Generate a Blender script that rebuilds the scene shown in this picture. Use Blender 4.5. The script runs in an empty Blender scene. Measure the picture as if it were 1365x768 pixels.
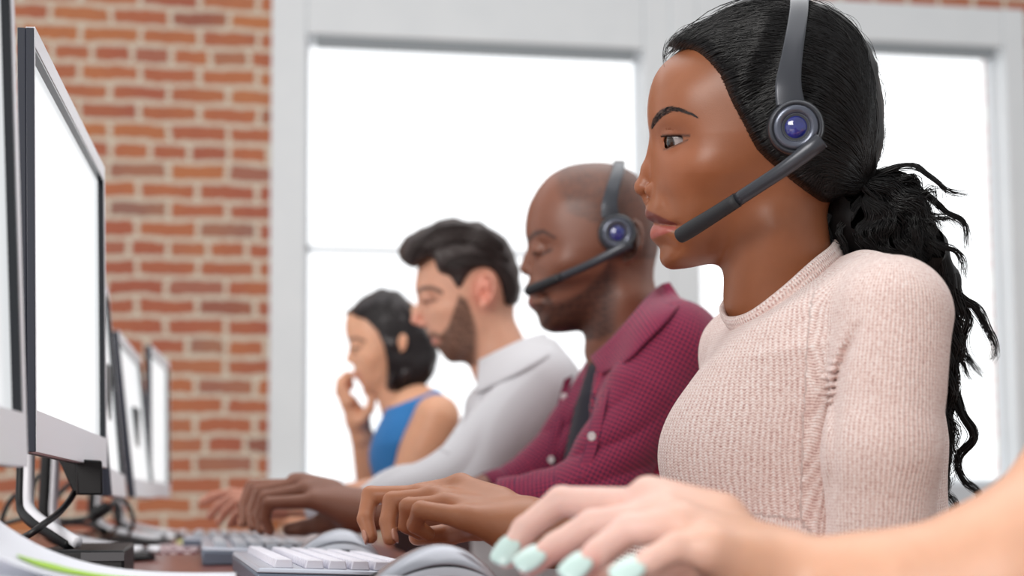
import bpy, math, random
import numpy as np
from mathutils import Vector, Matrix

# ---------------------------------------------------------------- camera, world, lights, exposure
W_PX, H_PX, F = 1365.0, 768.0, 1875.0
YAW, PITCH, ROLL = math.radians(9.2), math.radians(4.7), math.radians(0.35)
PYC = 384.0 + 134.0          # the photograph is cropped: its optical centre lies below the middle
CAM = np.array([0.0, 0.0, 0.815])
sc = bpy.context.scene
COL = sc.collection
cam_d = bpy.data.cameras.new('camera')
cam = bpy.data.objects.new('camera', cam_d)
COL.objects.link(cam)
cam.location = CAM
cam.rotation_mode = 'QUATERNION'
cam.rotation_quaternion = Matrix.Rotation(-YAW, 4, 'Z').to_quaternion() @ Matrix.Rotation(math.pi / 2 + PITCH, 4, 'X').to_quaternion() @ Matrix.Rotation(-ROLL, 4, 'Z').to_quaternion()
cam_d.shift_y = 134.0 / W_PX
cam_d.sensor_width = 36.0
cam_d.lens = 36.0 * F / W_PX
cam_d.clip_start = 0.02
cam_d.dof.use_dof = True
cam_d.dof.focus_distance = 1.23
cam_d.dof.aperture_fstop = 4.0
sc.camera = cam
sc.view_settings.view_transform = 'Standard'
sc.view_settings.look = 'None'
sc.view_settings.exposure = 0.10
sc.view_settings.gamma = 1.0
sc.view_settings.use_curve_mapping = False
sc.cycles.max_bounces = 8
sc.cycles.transparent_max_bounces = 12

wd = bpy.data.worlds.new('world')
sc.world = wd
wd.use_nodes = True
nt = wd.node_tree
nt.nodes.clear()
wo = nt.nodes.new('ShaderNodeOutputWorld')
wb = nt.nodes.new('ShaderNodeBackground')
tc = nt.nodes.new('ShaderNodeTexCoord')
sx = nt.nodes.new('ShaderNodeSeparateXYZ')
mr = nt.nodes.new('ShaderNodeMapRange')
mr.inputs['From Min'].default_value = -0.1
mr.inputs['From Max'].default_value = 0.75
mr.inputs['To Min'].default_value = 0.55
mr.inputs['To Max'].default_value = 1.55
wb.inputs['Color'].default_value = (0.965, 0.985, 1.0, 1)
nt.links.new(tc.outputs['Generated'], sx.inputs[0])
nt.links.new(sx.outputs['Y'], mr.inputs['Value'])
nt.links.new(mr.outputs[0], wb.inputs['Strength'])
nt.links.new(wb.outputs[0], wo.inputs[0])

def area(name, loc, target, sx_, sy_, power, color=(1, 1, 1)):
    l = bpy.data.lights.new(name, 'AREA')
    l.shape = 'RECTANGLE'
    l.size, l.size_y, l.energy, l.color = sx_, sy_, power, color
    o = bpy.data.objects.new(name, l)
    COL.objects.link(o)
    o.location = loc
    o.rotation_euler = (Vector(target) - Vector(loc)).to_track_quat('-Z', 'Y').to_euler()
    return o
# large windows of the room behind and to the left of the camera, and the ceiling lights
area('room_window_light', (-2.6, -1.6, 2.1), (0.5, 1.6, 1.0), 2.2, 1.7, 125, (1.0, 0.97, 0.93))
area('ceiling_light', (0.6, 1.6, 3.0), (0.4, 1.9, 0.8), 2.6, 2.6, 28, (1.0, 0.985, 0.96))

# ---------------------------------------------------------------- pixel <-> world
CR = np.array([math.cos(YAW), -math.sin(YAW), 0.0])
CF = np.array([math.sin(YAW) * math.cos(PITCH), math.cos(YAW) * math.cos(PITCH), math.sin(PITCH)])
CU = np.cross(CR, CF)
CR, CU = CR * math.cos(ROLL) - CU * math.sin(ROLL), CU * math.cos(ROLL) + CR * math.sin(ROLL)

def P(px, py, d):
    """world point seen at pixel (px, py) of the photograph, at optical depth d metres"""
    return CAM + CR * ((px - W_PX / 2) / F * d) + CU * ((PYC - py) / F * d) + CF * d

def PY(px, py, y):
    """world point seen at a pixel on the plane Y = y"""
    r = CR * ((px - W_PX / 2) / F) + CU * ((PYC - py) / F) + CF
    return CAM + r * (y / r[1])

def PZ(px, py, z):
    r = CR * ((px - W_PX / 2) / F) + CU * ((PYC - py) / F) + CF
    return CAM + r * ((z - CAM[2]) / r[2])

def proj(p):
    q = np.asarray(p) - CAM
    d = q @ CF
    return W_PX / 2 + F * (q @ CR) / d, PYC - F * (q @ CU) / d, d

def pixels(Q):
    q = (Q - CAM.astype(np.float32))
    d = q @ CF.astype(np.float32)
    return W_PX / 2 + F * (q @ CR.astype(np.float32)) / d, PYC - F * (q @ CU.astype(np.float32)) / d, d

def nrm(v):
    v = np.asarray(v, float)
    return v / np.linalg.norm(v)

# ---------------------------------------------------------------- objects and tags
def tag(o, label=None, cat=None, group=None, kind=None):
    if label: o['label'] = label
    if cat: o['category'] = cat
    if group: o['group'] = group
    if kind: o['kind'] = kind
    return o

def empty(name, loc, label=None, cat=None, group=None):
    o = bpy.data.objects.new(name, None)
    COL.objects.link(o)
    o.location = [float(c) for c in loc]
    o.empty_display_size = 0.05
    return tag(o, label, cat, group)

def link_mesh(name, me, m, parent=None):
    o = bpy.data.objects.new(name, me)
    COL.objects.link(o)
    if m is not None: me.materials.append(m)
    if parent is not None:
        o.parent = parent
        bpy.context.view_layer.update()
        o.matrix_parent_inverse = parent.matrix_world.inverted()
    return o

def raw_mesh(name, V, Q, smooth=True):
    V = np.asarray(V, np.float32); Q = np.asarray(Q, np.int32)
    me = bpy.data.meshes.new(name)
    n, k = Q.shape
    me.vertices.add(len(V)); me.vertices.foreach_set('co', V.ravel())
    me.loops.add(n * k); me.loops.foreach_set('vertex_index', Q.ravel())
    me.polygons.add(n)
    me.polygons.foreach_set('loop_start', np.arange(n, dtype=np.int32) * k)
    me.polygons.foreach_set('loop_total', np.full(n, k, np.int32))
    if smooth: me.polygons.foreach_set('use_smooth', np.ones(n, bool))
    me.update(calc_edges=True)
    return me

def set_col(me, C, name='Col'):
    a = me.color_attributes.new(name, 'FLOAT_COLOR', 'POINT')
    C = np.asarray(C, np.float32)
    if C.shape[1] == 3: C = np.hstack([C, np.ones((len(C), 1), np.float32)])
    a.data.foreach_set('color', C.ravel())

def set_vec(me, V, name='uvw'):
    a = me.attributes.new(name, 'FLOAT_VECTOR', 'POINT')
    a.data.foreach_set('vector', np.asarray(V, np.float32).ravel())

class MB:
    """collects simple shapes into one mesh"""
    def __init__(s): s.v = []; s.f = []
    def add(s, V, Fs):
        b = len(s.v); s.v += [tuple(float(c) for c in v) for v in V]
        s.f += [tuple(b + i for i in f) for f in Fs]; return s
    def box(s, c, h, R=None):
        c = np.asarray(c, float); h = np.asarray(h, float)
        R = np.eye(3) if R is None else R
        V = [c + R @ (h * np.array([i, j, k])) for i in (-1, 1) for j in (-1, 1) for k in (-1, 1)]
        return s.add(V, [(0, 1, 3, 2), (4, 6, 7, 5), (0, 4, 5, 1), (2, 3, 7, 6), (0, 2, 6, 4), (1, 5, 7, 3)])
    def hexa(s, V):
        """8 corners: bottom 0-3 then top 4-7"""
        return s.add(V, [(3, 2, 1, 0), (4, 5, 6, 7), (0, 1, 5, 4), (1, 2, 6, 5), (2, 3, 7, 6), (3, 0, 4, 7)])
    def tube(s, pts, r, n=10, cap=True, flat=None):
        """swept tube; r scalar or list; flat=(vector, ratio) squashes along vector"""
        pts = [np.asarray(p, float) for p in pts]
        m = len(pts)
        rr = [r] * m if np.isscalar(r) else list(r)
        V = []; ref = None
        for i in range(m):
            t = nrm(pts[min(i + 1, m - 1)] - pts[max(i - 1, 0)])
            if flat is not None: ref = np.asarray(flat[0], float)
            elif ref is None: ref = np.array([0, 0, 1.0]) if abs(t[2]) < 0.9 else np.array([1.0, 0, 0])
            u = ref - t * (ref @ t); u = nrm(u); w = np.cross(t, u)
            if flat is None: ref = u
            q = 1.0 if flat is None else flat[1]
            for k in range(n):
                a = 2 * math.pi * k / n
                V.append(pts[i] + rr[i] * (q * math.cos(a) * u + math.sin(a) * w))
        Fs = []
        for i in range(m - 1):
            for k in range(n):
                a = i * n + k; b = i * n + (k + 1) % n
                Fs.append((a, b, b + n, a + n))
        if cap:
            Fs.append(tuple(range(n))[::-1]); Fs.append(tuple((m - 1) * n + k for k in range(n)))
        return s.add(V, Fs)
    def lathe(s, o, ax, prof, n=48, up=None):
        """prof: list of (radius, height along ax)"""
        ax = nrm(ax)
        up = np.array([0, 0, 1.0]) if up is None else np.asarray(up, float)
        if abs(ax @ nrm(up)) > 0.95: up = np.array([1.0, 0, 0])
        u = nrm(up - ax * (up @ ax)); w = np.cross(ax, u); o = np.asarray(o, float)
        V = []; Fs = []
        for r, h in prof:
            for k in range(n):
                a = 2 * math.pi * k / n
                V.append(o + ax * h + max(r, 1e-5) * (math.cos(a) * u + math.sin(a) * w))
        for i in range(len(prof) - 1):
            for k in range(n):
                a = i * n + k; b = i * n + (k + 1) % n
                Fs.append((a, b, b + n, a + n))
        return s.add(V, Fs)
    def build(s, name, m, parent=None, smooth=False, bevel=0, seg=2, sub=0):
        me = bpy.data.meshes.new(name)
        me.from_pydata(s.v, [], s.f); me.update()
        import bmesh
        bm = bmesh.new(); bm.from_mesh(me)
        bmesh.ops.recalc_face_normals(bm, faces=bm.faces)
        bm.to_mesh(me); bm.free()
        if smooth:
            for p in me.polygons: p.use_smooth = True
        o = link_mesh(name, me, m, parent)
        if bevel:
            b = o.modifiers.new('bevel', 'BEVEL'); b.width = bevel; b.segments = seg
            b.limit_method = 'ANGLE'; b.angle_limit = math.radians(35)
            for p in me.polygons: p.use_smooth = True
            me.set_sharp_from_angle(angle=math.radians(40))
        if sub:
            q = o.modifiers.new('sub', 'SUBSURF'); q.levels = sub; q.render_levels = sub
        return o

# ---------------------------------------------------------------- signed distance modelling
class Prim:
    def __init__(s, fn, op='u', k=0.0): s.fn, s.op, s.k = fn, op, k

def rc(a, b, ra, rb, L=None, ha=0.0, hb=None, k=0.0, op='u'):
    """round cone a->b; with L a stadium section widened by ha..hb along the unit vector L"""
    a = np.asarray(a, np.float32); b = np.asarray(b, np.float32)
    hb = ha if hb is None else hb
    if L is not None: L = nrm(L).astype(np.float32)
    ba = b - a
    if L is not None: ba = ba - L * (ba @ L)
    bb = float(ba @ ba) + 1e-12
    full = b - a
    def fn(Q):
        pa = Q - a
        t = np.clip((pa @ ba) / bb, 0, 1)
        if L is None:
            v = pa - t[:, None] * ba
        else:
            c = t * float(full @ L)
            y = pa @ L - c
            h = ha + (hb - ha) * t
            v = pa - t[:, None] * ba - L * (c + np.clip(y, -h, h))[:, None]
        return np.sqrt(np.einsum('ij,ij->i', v, v)) - (ra + (rb - ra) * t)
    return Prim(fn, op, k)

def ell(c, R, r, k=0.0, op='u'):
    """ellipsoid: rows of R are the unit axes, r the radii"""
    c = np.asarray(c, np.float32); R = np.asarray(R, np.float32); r = np.asarray(r, np.float32)
    def fn(Q):
        q = (Q - c) @ R.T
        k0 = np.sqrt(((q / r) ** 2).sum(1)); k1 = np.sqrt(((q / r ** 2) ** 2).sum(1)) + 1e-9
        return k0 * (k0 - 1) / k1
    return Prim(fn, op, k)

def plane_cut(p, n, k=0.0):
    """removes everything on the side the normal points to"""
    p = np.asarray(p, np.float32); n = nrm(n).astype(np.float32)
    return Prim(lambda Q: -((Q - p) @ n), 's', k)

def combine(prims, Q, idx=None):
    d = None
    for p in (prims if idx is None else [prims[i] for i in idx]):
        v = p.fn(Q)
        if p.op == 'd': d = d + v if d is not None else None; continue
        if d is None: d = v if p.op == 'u' else np.full(len(Q), 1.0, np.float32); continue
        if p.op == 'u':
            if p.k > 0:
                h = np.maximum(p.k - np.abs(d - v), 0) / p.k
                d = np.minimum(d, v) - h * h * p.k * 0.25
            else: d = np.minimum(d, v)
        else:
            if p.k > 0:
                h = np.maximum(p.k - np.abs(-v - d), 0) / p.k
                d = np.maximum(d, -v) + h * h * p.k * 0.25
            else: d = np.maximum(d, -v)
    return d

def axis(lo, hi, h, fine=None):
    """grid coordinates; fine = list of (lo, hi, h) intervals with their own spacing"""
    out = [lo]
    while out[-1] < hi:
        x = out[-1]; st = h
        for (a, b, q) in (fine or []):
            if a <= x <= b: st = min(st, q)
        out.append(x + st)
    while (len(out) - 1) % 8: out.append(out[-1] + h)
    return np.array(out, np.float32)

def sdf_mesh(name, prims, ax):
    """surface nets over the sparse blocks that meet the surface"""
    X, Y, Z = ax
    B = 8
    n = [len(a) - 1 for a in ax]
    nb = [k // B for k in n]
    D = np.ones((n[0] + 1, n[1] + 1, n[2] + 1), np.float32)
    ci = [np.array([(a[i * B] + a[(i + 1) * B]) / 2 for i in range(m)]) for a, m in zip(ax, nb)]
    hi_ = [np.array([(a[(i + 1) * B] - a[i * B]) / 2 for i in range(m)]) for a, m in zip(ax, nb)]
    G = np.stack(np.meshgrid(*ci, indexing='ij'), -1).reshape(-1, 3).astype(np.float32)
    H = np.stack(np.meshgrid(*hi_, indexing='ij'), -1).reshape(-1, 3)
    rad = np.sqrt((H ** 2).sum(1))
    vals = [p.fn(G) for p in prims]
    d = combine([Prim(lambda Q, v=v: v, p.op, p.k) for v, p in zip(vals, prims)], G)
    keep = np.abs(d) < rad * 1.25 + 0.004
    sg = d.reshape(nb)
    D[:-1, :-1, :-1] = np.repeat(np.repeat(np.repeat(sg, B, 0), B, 1), B, 2)
    ids = np.nonzero(keep)[0]
    # group blocks by the set of primitives that matter there
    need = []
    for v, p in zip(vals, prims):
        if p.op == 'u': need.append(v < d + 2 * rad + p.k + 0.012)
        elif p.op == 's': need.append(v < 2 * rad + p.k + 0.012)
        else: need.append(np.ones(len(G), bool))
    need = np.array(need)
    groups = {}
    for b in ids: groups.setdefault(need[:, b].tobytes(), []).append(b)
    for key, bl in groups.items():
        sel = np.nonzero(np.frombuffer(key, bool))[0]
        for c0 in range(0, len(bl), 256):
            ch = np.array(bl[c0:c0 + 256])
            bi, bj, bk = np.unravel_index(ch, nb)
            r = np.arange(B + 1)
            I = (bi[:, None] * B + r)[:, :, None, None] + np.zeros((1, 1, B + 1, B + 1), int)
            J = (bj[:, None] * B + r)[:, None, :, None] + np.zeros((1, B + 1, 1, B + 1), int)
            K = (bk[:, None] * B + r)[:, None, None, :] + np.zeros((1, B + 1, B + 1, 1), int)
            Q = np.stack([X[I.ravel()], Y[J.ravel()], Z[K.ravel()]], -1)
            D[I.ravel(), J.ravel(), K.ravel()] = combine(prims, Q, sel)
    S = D < 0
    acc_id = []; acc_p = []; quads = []
    st = (n[1] * n[2], n[2], 1)
    for a in range(3):
        s0 = [slice(None)] * 3; s1 = [slice(None)] * 3
        s0[a] = slice(0, -1); s1[a] = slice(1, None)
        m = S[tuple(s0)] != S[tuple(s1)]
        b, c = [q for q in range(3) if q != a]
        I = np.array(np.nonzero(m))
        ok = (I[b] > 0) & (I[b] < n[b]) & (I[c] > 0) & (I[c] < n[c])
        I = I[:, ok]
        J = I.copy(); J[a] += 1
        d0 = D[tuple(I)]; d1 = D[tuple(J)]
        t = d0 / (d0 - d1)
        pt = np.stack([ax[0][I[0]], ax[1][I[1]], ax[2][I[2]]], -1)
        pt[:, a] += t * (ax[a][J[a]] - ax[a][I[a]])
        base = I[0] * st[0] + I[1] * st[1] + I[2] * st[2]
        q4 = [base - st[b] - st[c], base - st[c], base, base - st[b]]
        for q in q4: acc_id.append(q); acc_p.append(pt)
        Q = np.stack(q4, -1)
        flip = (d0 > 0)
        if a == 1: flip = ~flip
        Q[flip] = Q[flip][:, ::-1]
        quads.append(Q)
    ids_ = np.concatenate(acc_id); pts = np.concatenate(acc_p); Q = np.concatenate(quads)
    u, inv = np.unique(ids_, return_inverse=True)
    cnt = np.bincount(inv)
    V = np.stack([np.bincount(inv, pts[:, k]) / cnt for k in range(3)], -1)
    Q = np.searchsorted(u, Q)
    return V.astype(np.float32), Q.astype(np.int32)

def wnoise(Q, s, seed=0):
    """smooth pseudo noise, about -1..1"""
    r = np.random.RandomState(seed)
    o = np.zeros(len(Q), np.float32)
    for i in range(5):
        w = r.normal(size=3); w = w / np.linalg.norm(w) * s * (0.7 + 0.25 * i)
        w2 = r.normal(size=3); w2 = w2 / np.linalg.norm(w2) * s * 0.6
        o += np.sin(Q @ w.astype(np.float32) + r.uniform(0, 6) + 1.3 * np.sin(Q @ w2.astype(np.float32) + r.uniform(0, 6)))
    return o / 3.2

# ---------------------------------------------------------------- 2-D outline helpers
def spline(pts, n=6, closed=False):
    p = np.asarray(pts, float); m = len(p); out = []
    rng = m if closed else m - 1
    for i in range(rng):
        if closed: a, b, c, d = p[(i - 1) % m], p[i], p[(i + 1) % m], p[(i + 2) % m]
        else: a, b, c, d = p[max(i - 1, 0)], p[i], p[i + 1], p[min(i + 2, m - 1)]
        for j in range(n):
            t = j / n
            out.append(0.5 * (2 * b + (c - a) * t + (2 * a - 5 * b + 4 * c - d) * t * t + (3 * b - a - 3 * c + d) * t ** 3))
    if not closed: out.append(p[-1])
    return np.array(out)

def seg_dist(G, poly, closed=True):
    m = len(poly); best = np.full(len(G), 1e9)
    for i in range(m if closed else m - 1):
        a = poly[i]; b = poly[(i + 1) % m]; ba = b - a
        pa = G - a
        t = np.clip((pa @ ba) / (ba @ ba + 1e-9), 0, 1)
        v = pa - t[:, None] * ba
        best = np.minimum(best, (v ** 2).sum(1))
    return np.sqrt(best)

def inside(G, poly):
    x, y = G[:, 0], G[:, 1]; r = np.zeros(len(G), bool); m = len(poly)
    for i in range(m):
        x0, y0 = poly[i]; x1, y1 = poly[(i + 1) % m]
        if y0 == y1: continue
        c = ((y0 > y) != (y1 > y)) & (x < (x1 - x0) * (y - y0) / (y1 - y0) + x0)
        r ^= c
    return r

def blur2(A, s):
    k = np.exp(-0.5 * (np.arange(-int(3 * s), int(3 * s) + 1) / s) ** 2); k /= k.sum()
    m = len(k) // 2
    Ap = np.pad(A, ((m, m), (0, 0)), 'edge')
    A = sum(k[i] * Ap[i:i + A.shape[0]] for i in range(len(k)))
    Ap = np.pad(A, ((0, 0), (m, m)), 'edge')
    return sum(k[i] * Ap[:, i:i + A.shape[1]] for i in range(len(k)))

class Frame:
    """a person's profile plane: px/py are photograph coordinates carried to the head's plane"""
    def __init__(s, px, py, d, turn=0.0):
        s.o = P(px, py, d); s.p0 = (px, py); s.d = d
        ray = nrm(s.o - CAM)
        s.y = ray
        s.x = nrm(CR - ray * (CR @ ray)); s.z = np.cross(s.x, s.y)
        s.s = np.linalg.norm(s.o - CAM) / F * (d / np.linalg.norm(s.o - CAM)) / (d / np.linalg.norm(s.o - CAM)) 
        # metres per pixel at this distance (pixel footprint grows off-axis)
        dd = np.linalg.norm(s.o - CAM)
        s.s = dd / F * (d / dd)
        c, n = math.cos(turn), math.sin(turn)
        s.R = np.stack([s.x, s.y, s.z])
    def H(s, px, py, lat=0.0):
        return s.o + s.x * ((px - s.p0[0]) * s.s) - s.z * ((py - s.p0[1]) * s.s) + s.y * lat
    def to(s, Q):
        """world -> (px, py, lat)"""
        q = (Q - s.o.astype(np.float32)) @ s.R.T.astype(np.float32)
        return q[:, 0] / s.s + s.p0[0], s.p0[1] - q[:, 2] / s.s, q[:, 1]

class Inflate:
    """closed outline in the profile plane given a rounded thickness"""
    def __init__(s, fr, outer, inner=None, Wf=None, Rf=None, Rin=0.012, op='u', k=0.0, soft=(6, 16), pad=40):
        s.fr = fr
        poly = np.vstack([outer, inner]) if inner is not None else np.asarray(outer)
        lo = poly.min(0) - pad - .1371; hi = poly.max(0) + pad
        st = 1.5
        s.lo, s.st = lo, st
        nx, ny = int((hi[0] - lo[0]) / st) + 1, int((hi[1] - lo[1]) / st) + 1
        gx, gy = np.meshgrid(lo[0] + st * np.arange(nx), lo[1] + st * np.arange(ny), indexing='ij')
        G = np.stack([gx.ravel(), gy.ravel()], -1)
        ins = inside(G, poly)
        do = seg_dist(G, outer, inner is None) * fr.s
        R = Rf(G[:, 0], G[:, 1])
        Wd = Wf(G[:, 0], G[:, 1])
        if inner is None:
            di = np.full(len(G), 9.0)
        else:
            di = seg_dist(G, np.vstack([outer[-1:], inner, outer[:1]]), False) * fr.s
        dm = np.minimum(do, di)
        sd = np.where(ins, do, -dm).reshape(nx, ny)
        b1, b2 = blur2(sd, soft[0] / st), blur2(sd, soft[1] / st)
        dep = sd / fr.s
        w1 = np.clip((dep - soft[0] * 0.5) / soft[0], 0, 1); w2 = np.clip((dep - soft[1]) / soft[1], 0, 1)
        sb = sd * (1 - w1) + b1 * w1; sb = sb * (1 - w2) + b2 * w2
        u = 1 - sb.ravel() / R
        if inner is not None:
            u_in = np.where(ins, np.clip(1 - di / Rin, 0, None), 1 + dm / Rin * 0.3)
            u0 = np.clip(u, 0, None)
            u = np.where(ins, (u0 ** 2.5 + u_in ** 2.5) ** (1 / 2.5), 1 + dm / R)
        s.u = u.reshape(nx, ny).astype(np.float32)
        s.W = Wd.reshape(nx, ny).astype(np.float32); s.R = R.reshape(nx, ny).astype(np.float32)
        s.prim = Prim(s.fn, op, k); s.cap = 9.0 if inner is None else Rin * 1.6
    def samp(s, px, py):
        fx = np.clip((px - s.lo[0]) / s.st, 0, s.u.shape[0] - 1.001); fy = np.clip((py - s.lo[1]) / s.st, 0, s.u.shape[1] - 1.001)
        i = fx.astype(int); j = fy.astype(int); a = (fx - i).astype(np.float32); b = (fy - j).astype(np.float32)
        def g(A): return (A[i, j] * (1 - a) + A[i + 1, j] * a) * (1 - b) + (A[i, j + 1] * (1 - a) + A[i + 1, j + 1] * a) * b
        out = np.hypot(px - (s.lo[0] + fx * s.st), py - (s.lo[1] + fy * s.st)) * s.fr.s
        return g(s.u), g(s.W), g(s.R), out
    def fn(s, Q):
        px, py, y = s.fr.to(Q)
        u, Wd, R, out = s.samp(px, py)
        u = np.maximum(u, 0)
        return ((np.sqrt(u * u + (y / Wd) ** 2) - 1) * np.minimum(np.minimum(R, Wd), s.cap) + out).astype(np.float32)
    def lat(s, px, py):
        u, Wd, R, o = s.samp(np.atleast_1d(np.asarray(px, float)), np.atleast_1d(np.asarray(py, float)))
        return Wd * np.sqrt(np.clip(1 - np.clip(u, 0, 1) ** 2, 0, 1))

def gb(px, py, cx, cy, sx_, sy_, rot=0.0):
    c, n = math.cos(rot), math.sin(rot)
    dx, dy = px - cx, py - cy
    a = (c * dx + n * dy) / sx_; b = (-n * dx + c * dy) / sy_
    return np.exp(-0.5 * (a * a + b * b))

# ---------------------------------------------------------------- materials
def mat(name, color, rough=0.5, metal=0.0, spec=0.5, emit=None, estr=1.0, coat=0.0, sheen=0.0, sss=0.0):
    m = bpy.data.materials.new(name); m.use_nodes = True
    b = m.node_tree.nodes['Principled BSDF']
    b.inputs['Base Color'].default_value = (*color, 1)
    b.inputs['Roughness'].default_value = rough; b.inputs['Metallic'].default_value = metal
    b.inputs['Specular IOR Level'].default_value = spec
    b.inputs['Coat Weight'].default_value = coat
    b.inputs['Sheen Weight'].default_value = sheen
    if sss:
        b.inputs['Subsurface Weight'].default_value = sss; b.inputs['Subsurface Radius'].default_value = (1, .35, .2)
        b.inputs['Subsurface Scale'].default_value = 0.006
    if emit:
        b.inputs['Emission Color'].default_value = (*emit, 1); b.inputs['Emission Strength'].default_value = estr
    return m

def srgb(r, g, b):
    f = lambda c: (c / 255 / 12.92) if c / 255 <= 0.04045 else ((c / 255 + 0.055) / 1.055) ** 2.4
    return (f(r), f(g), f(b))

class N:
    """tiny node-graph writer"""
    def __init__(s, m): s.t = m.node_tree; s.b = s.t.nodes.get('Principled BSDF')
    def n(s, typ, **kw):
        x = s.t.nodes.new('ShaderNode' + typ)
        for k, v in kw.items():
            if hasattr(x, k) and not k.startswith('i_'): setattr(x, k, v)
        return x
    def l(s, a, b): s.t.links.new(a, b)
    def attr(s, name):
        x = s.n('Attribute'); x.attribute_name = name; return x
    def math(s, op, a, b=None):
        x = s.n('Math', operation=op)
        for i, v in enumerate((a, b)):
            if v is None: continue
            if isinstance(v, (int, float)): x.inputs[i].default_value = v
            else: s.l(v, x.inputs[i])
        return x.outputs[0]
    def mix(s, f, a, b, blend='MIX'):
        x = s.n('Mix', data_type='RGBA', blend_type=blend)
        for idx, v in ((0, f), (6, a), (7, b)):
            if isinstance(v, (int, float)): x.inputs[idx].default_value = v
            elif isinstance(v, tuple): x.inputs[idx].default_value = (*v, 1)
            else: s.l(v, x.inputs[idx])
        return x.outputs[2]
    def noise(s, scale, detail=3, vec=None, rough=0.5):
        x = s.n('TexNoise'); x.inputs['Scale'].default_value = scale; x.inputs['Detail'].default_value = detail
        x.inputs['Roughness'].default_value = rough
        if vec is not None: s.l(vec, x.inputs['Vector'])
        return x
    def bump(s, h, strength=0.3, dist=0.001):
        x = s.n('Bump'); x.inputs['Strength'].default_value = strength; x.inputs['Distance'].default_value = dist
        s.l(h, x.inputs['Height']); s.l(x.outputs[0], s.b.inputs['Normal']); return x
    def ramp(s, f, stops, interp='LINEAR'):
        x = s.n('ValToRGB'); cr = x.color_ramp; cr.interpolation = interp
        while len(cr.elements) < len(stops): cr.elements.new(0.5)
        for e, (p, c) in zip(cr.elements, stops): e.position = p; e.color = (*c, 1)
        s.l(f, x.inputs[0]); return x.outputs[0]

def skin_mat(name, rough=0.42, sss=0.12, bump=0.12, spec=0.45, scale=900):
    m = mat(name, (0.5, 0.3, 0.2), rough, sss=sss, spec=spec)
    g = N(m)
    a = g.attr('Col')
    geo = g.n('TexCoord')
    nz = g.noise(60, 4, geo.outputs['Object'])
    v = g.n('HueSaturation'); g.l(a.outputs['Color'], v.inputs['Color'])
    mrr = g.n('MapRange'); g.l(nz.outputs[0], mrr.inputs[0])
    mrr.inputs['To Min'].default_value = 0.9; mrr.inputs['To Max'].default_value = 1.1
    g.l(mrr.outputs[0], v.inputs['Value'])
    g.l(v.outputs[0], g.b.inputs['Base Color'])
    f = g.noise(scale, 2, geo.outputs['Object'])
    g.bump(f.outputs[0], bump, 0.0006)
    return m
# ---------------------------------------------------------------- room
DESK = 0.74
YW = 4.75
m_paint = mat('white_paint', srgb(205, 209, 212), 0.5)
g = N(m_paint); tcx = g.n('TexCoord'); nz = g.noise(9, 3, tcx.outputs['Object'])
g.l(g.mix(nz.outputs[0], srgb(226, 230, 233), srgb(236, 239, 241)), g.b.inputs['Base Color'])
m_sill = mat('grey_sill_paint', srgb(214, 219, 224), 0.5)
m_shade = mat('roller_shade_grey', srgb(150, 156, 160), 0.6)
m_dark = mat('black_plastic', srgb(13, 13, 16), 0.5, spec=0.3)
g = N(m_dark); tcx = g.n('TexCoord'); nz = g.noise(700, 2, tcx.outputs['Object']); g.bump(nz.outputs[0], 0.12, 0.0004)

m_brick = mat('old_brick', (0.4, 0.1, 0.05), 0.85)
g = N(m_brick)
tcx = g.n('TexCoord'); sp = g.n('SeparateXYZ'); g.l(tcx.outputs['Object'], sp.inputs[0])
cb = g.n('CombineXYZ'); g.l(sp.outputs[0], cb.inputs[0]); g.l(sp.outputs[2], cb.inputs[1])
wob = g.noise(9, 2, cb.outputs[0]); 
vm = g.n('VectorMath', operation='SUBTRACT'); g.l(wob.outputs['Color'], vm.inputs[0]); vm.inputs[1].default_value = (0.5, 0.5, 0.5)
vs = g.n('VectorMath', operation='SCALE'); g.l(vm.outputs[0], vs.inputs[0]); vs.inputs['Scale'].default_value = 0.022
va = g.n('VectorMath', operation='ADD'); g.l(cb.outputs[0], va.inputs[0]); g.l(vs.outputs[0], va.inputs[1])
wob2 = g.noise(45, 3, cb.outputs[0])
vm2 = g.n('VectorMath', operation='SUBTRACT'); g.l(wob2.outputs['Color'], vm2.inputs[0]); vm2.inputs[1].default_value = (0.5, 0.5, 0.5)
vs2 = g.n('VectorMath', operation='SCALE'); g.l(vm2.outputs[0], vs2.inputs[0]); vs2.inputs['Scale'].default_value = 0.016
va2 = g.n('VectorMath', operation='ADD'); g.l(va.outputs[0], va2.inputs[0]); g.l(vs2.outputs[0], va2.inputs[1])
bk = g.n('TexBrick'); g.l(va2.outputs[0], bk.inputs['Vector'])
bk.offset = 0.5; bk.squash = 0.66; bk.squash_frequency = 5
bk.inputs['Color1'].default_value = (0, 0, 0, 1); bk.inputs['Color2'].default_value = (1, 1, 1, 1)
bk.inputs['Mortar'].default_value = (0.5, 0.5, 0.5, 1)
bk.inputs['Scale'].default_value = 1.0; bk.inputs['Mortar Size'].default_value = 0.0096
bk.inputs['Mortar Smooth'].default_value = 0.25; bk.inputs['Bias'].default_value = 0.0
bk.inputs['Brick Width'].default_value = 0.195; bk.inputs['Row Height'].default_value = 0.0655
sepc = g.n('SeparateColor'); g.l(bk.outputs['Color'], sepc.inputs[0])
cols = [(0.0, srgb(146, 100, 88)), (0.12, srgb(190, 110, 82)), (0.3, srgb(184, 104, 80)), (0.45, srgb(200, 122, 84)),
        (0.6, srgb(176, 98, 80)), (0.75, srgb(208, 134, 84)), (0.88, srgb(184, 116, 94)), (1.0, srgb(156, 124, 112))]
bc = g.ramp(sepc.outputs[0], cols)
n2 = g.noise(28, 5, cb.outputs[0], 0.65)
bc = g.mix(g.math('MULTIPLY', n2.outputs[0], 0.6), bc, srgb(146, 86, 70))
n3 = g.noise(3.0, 3, cb.outputs[0])
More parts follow.
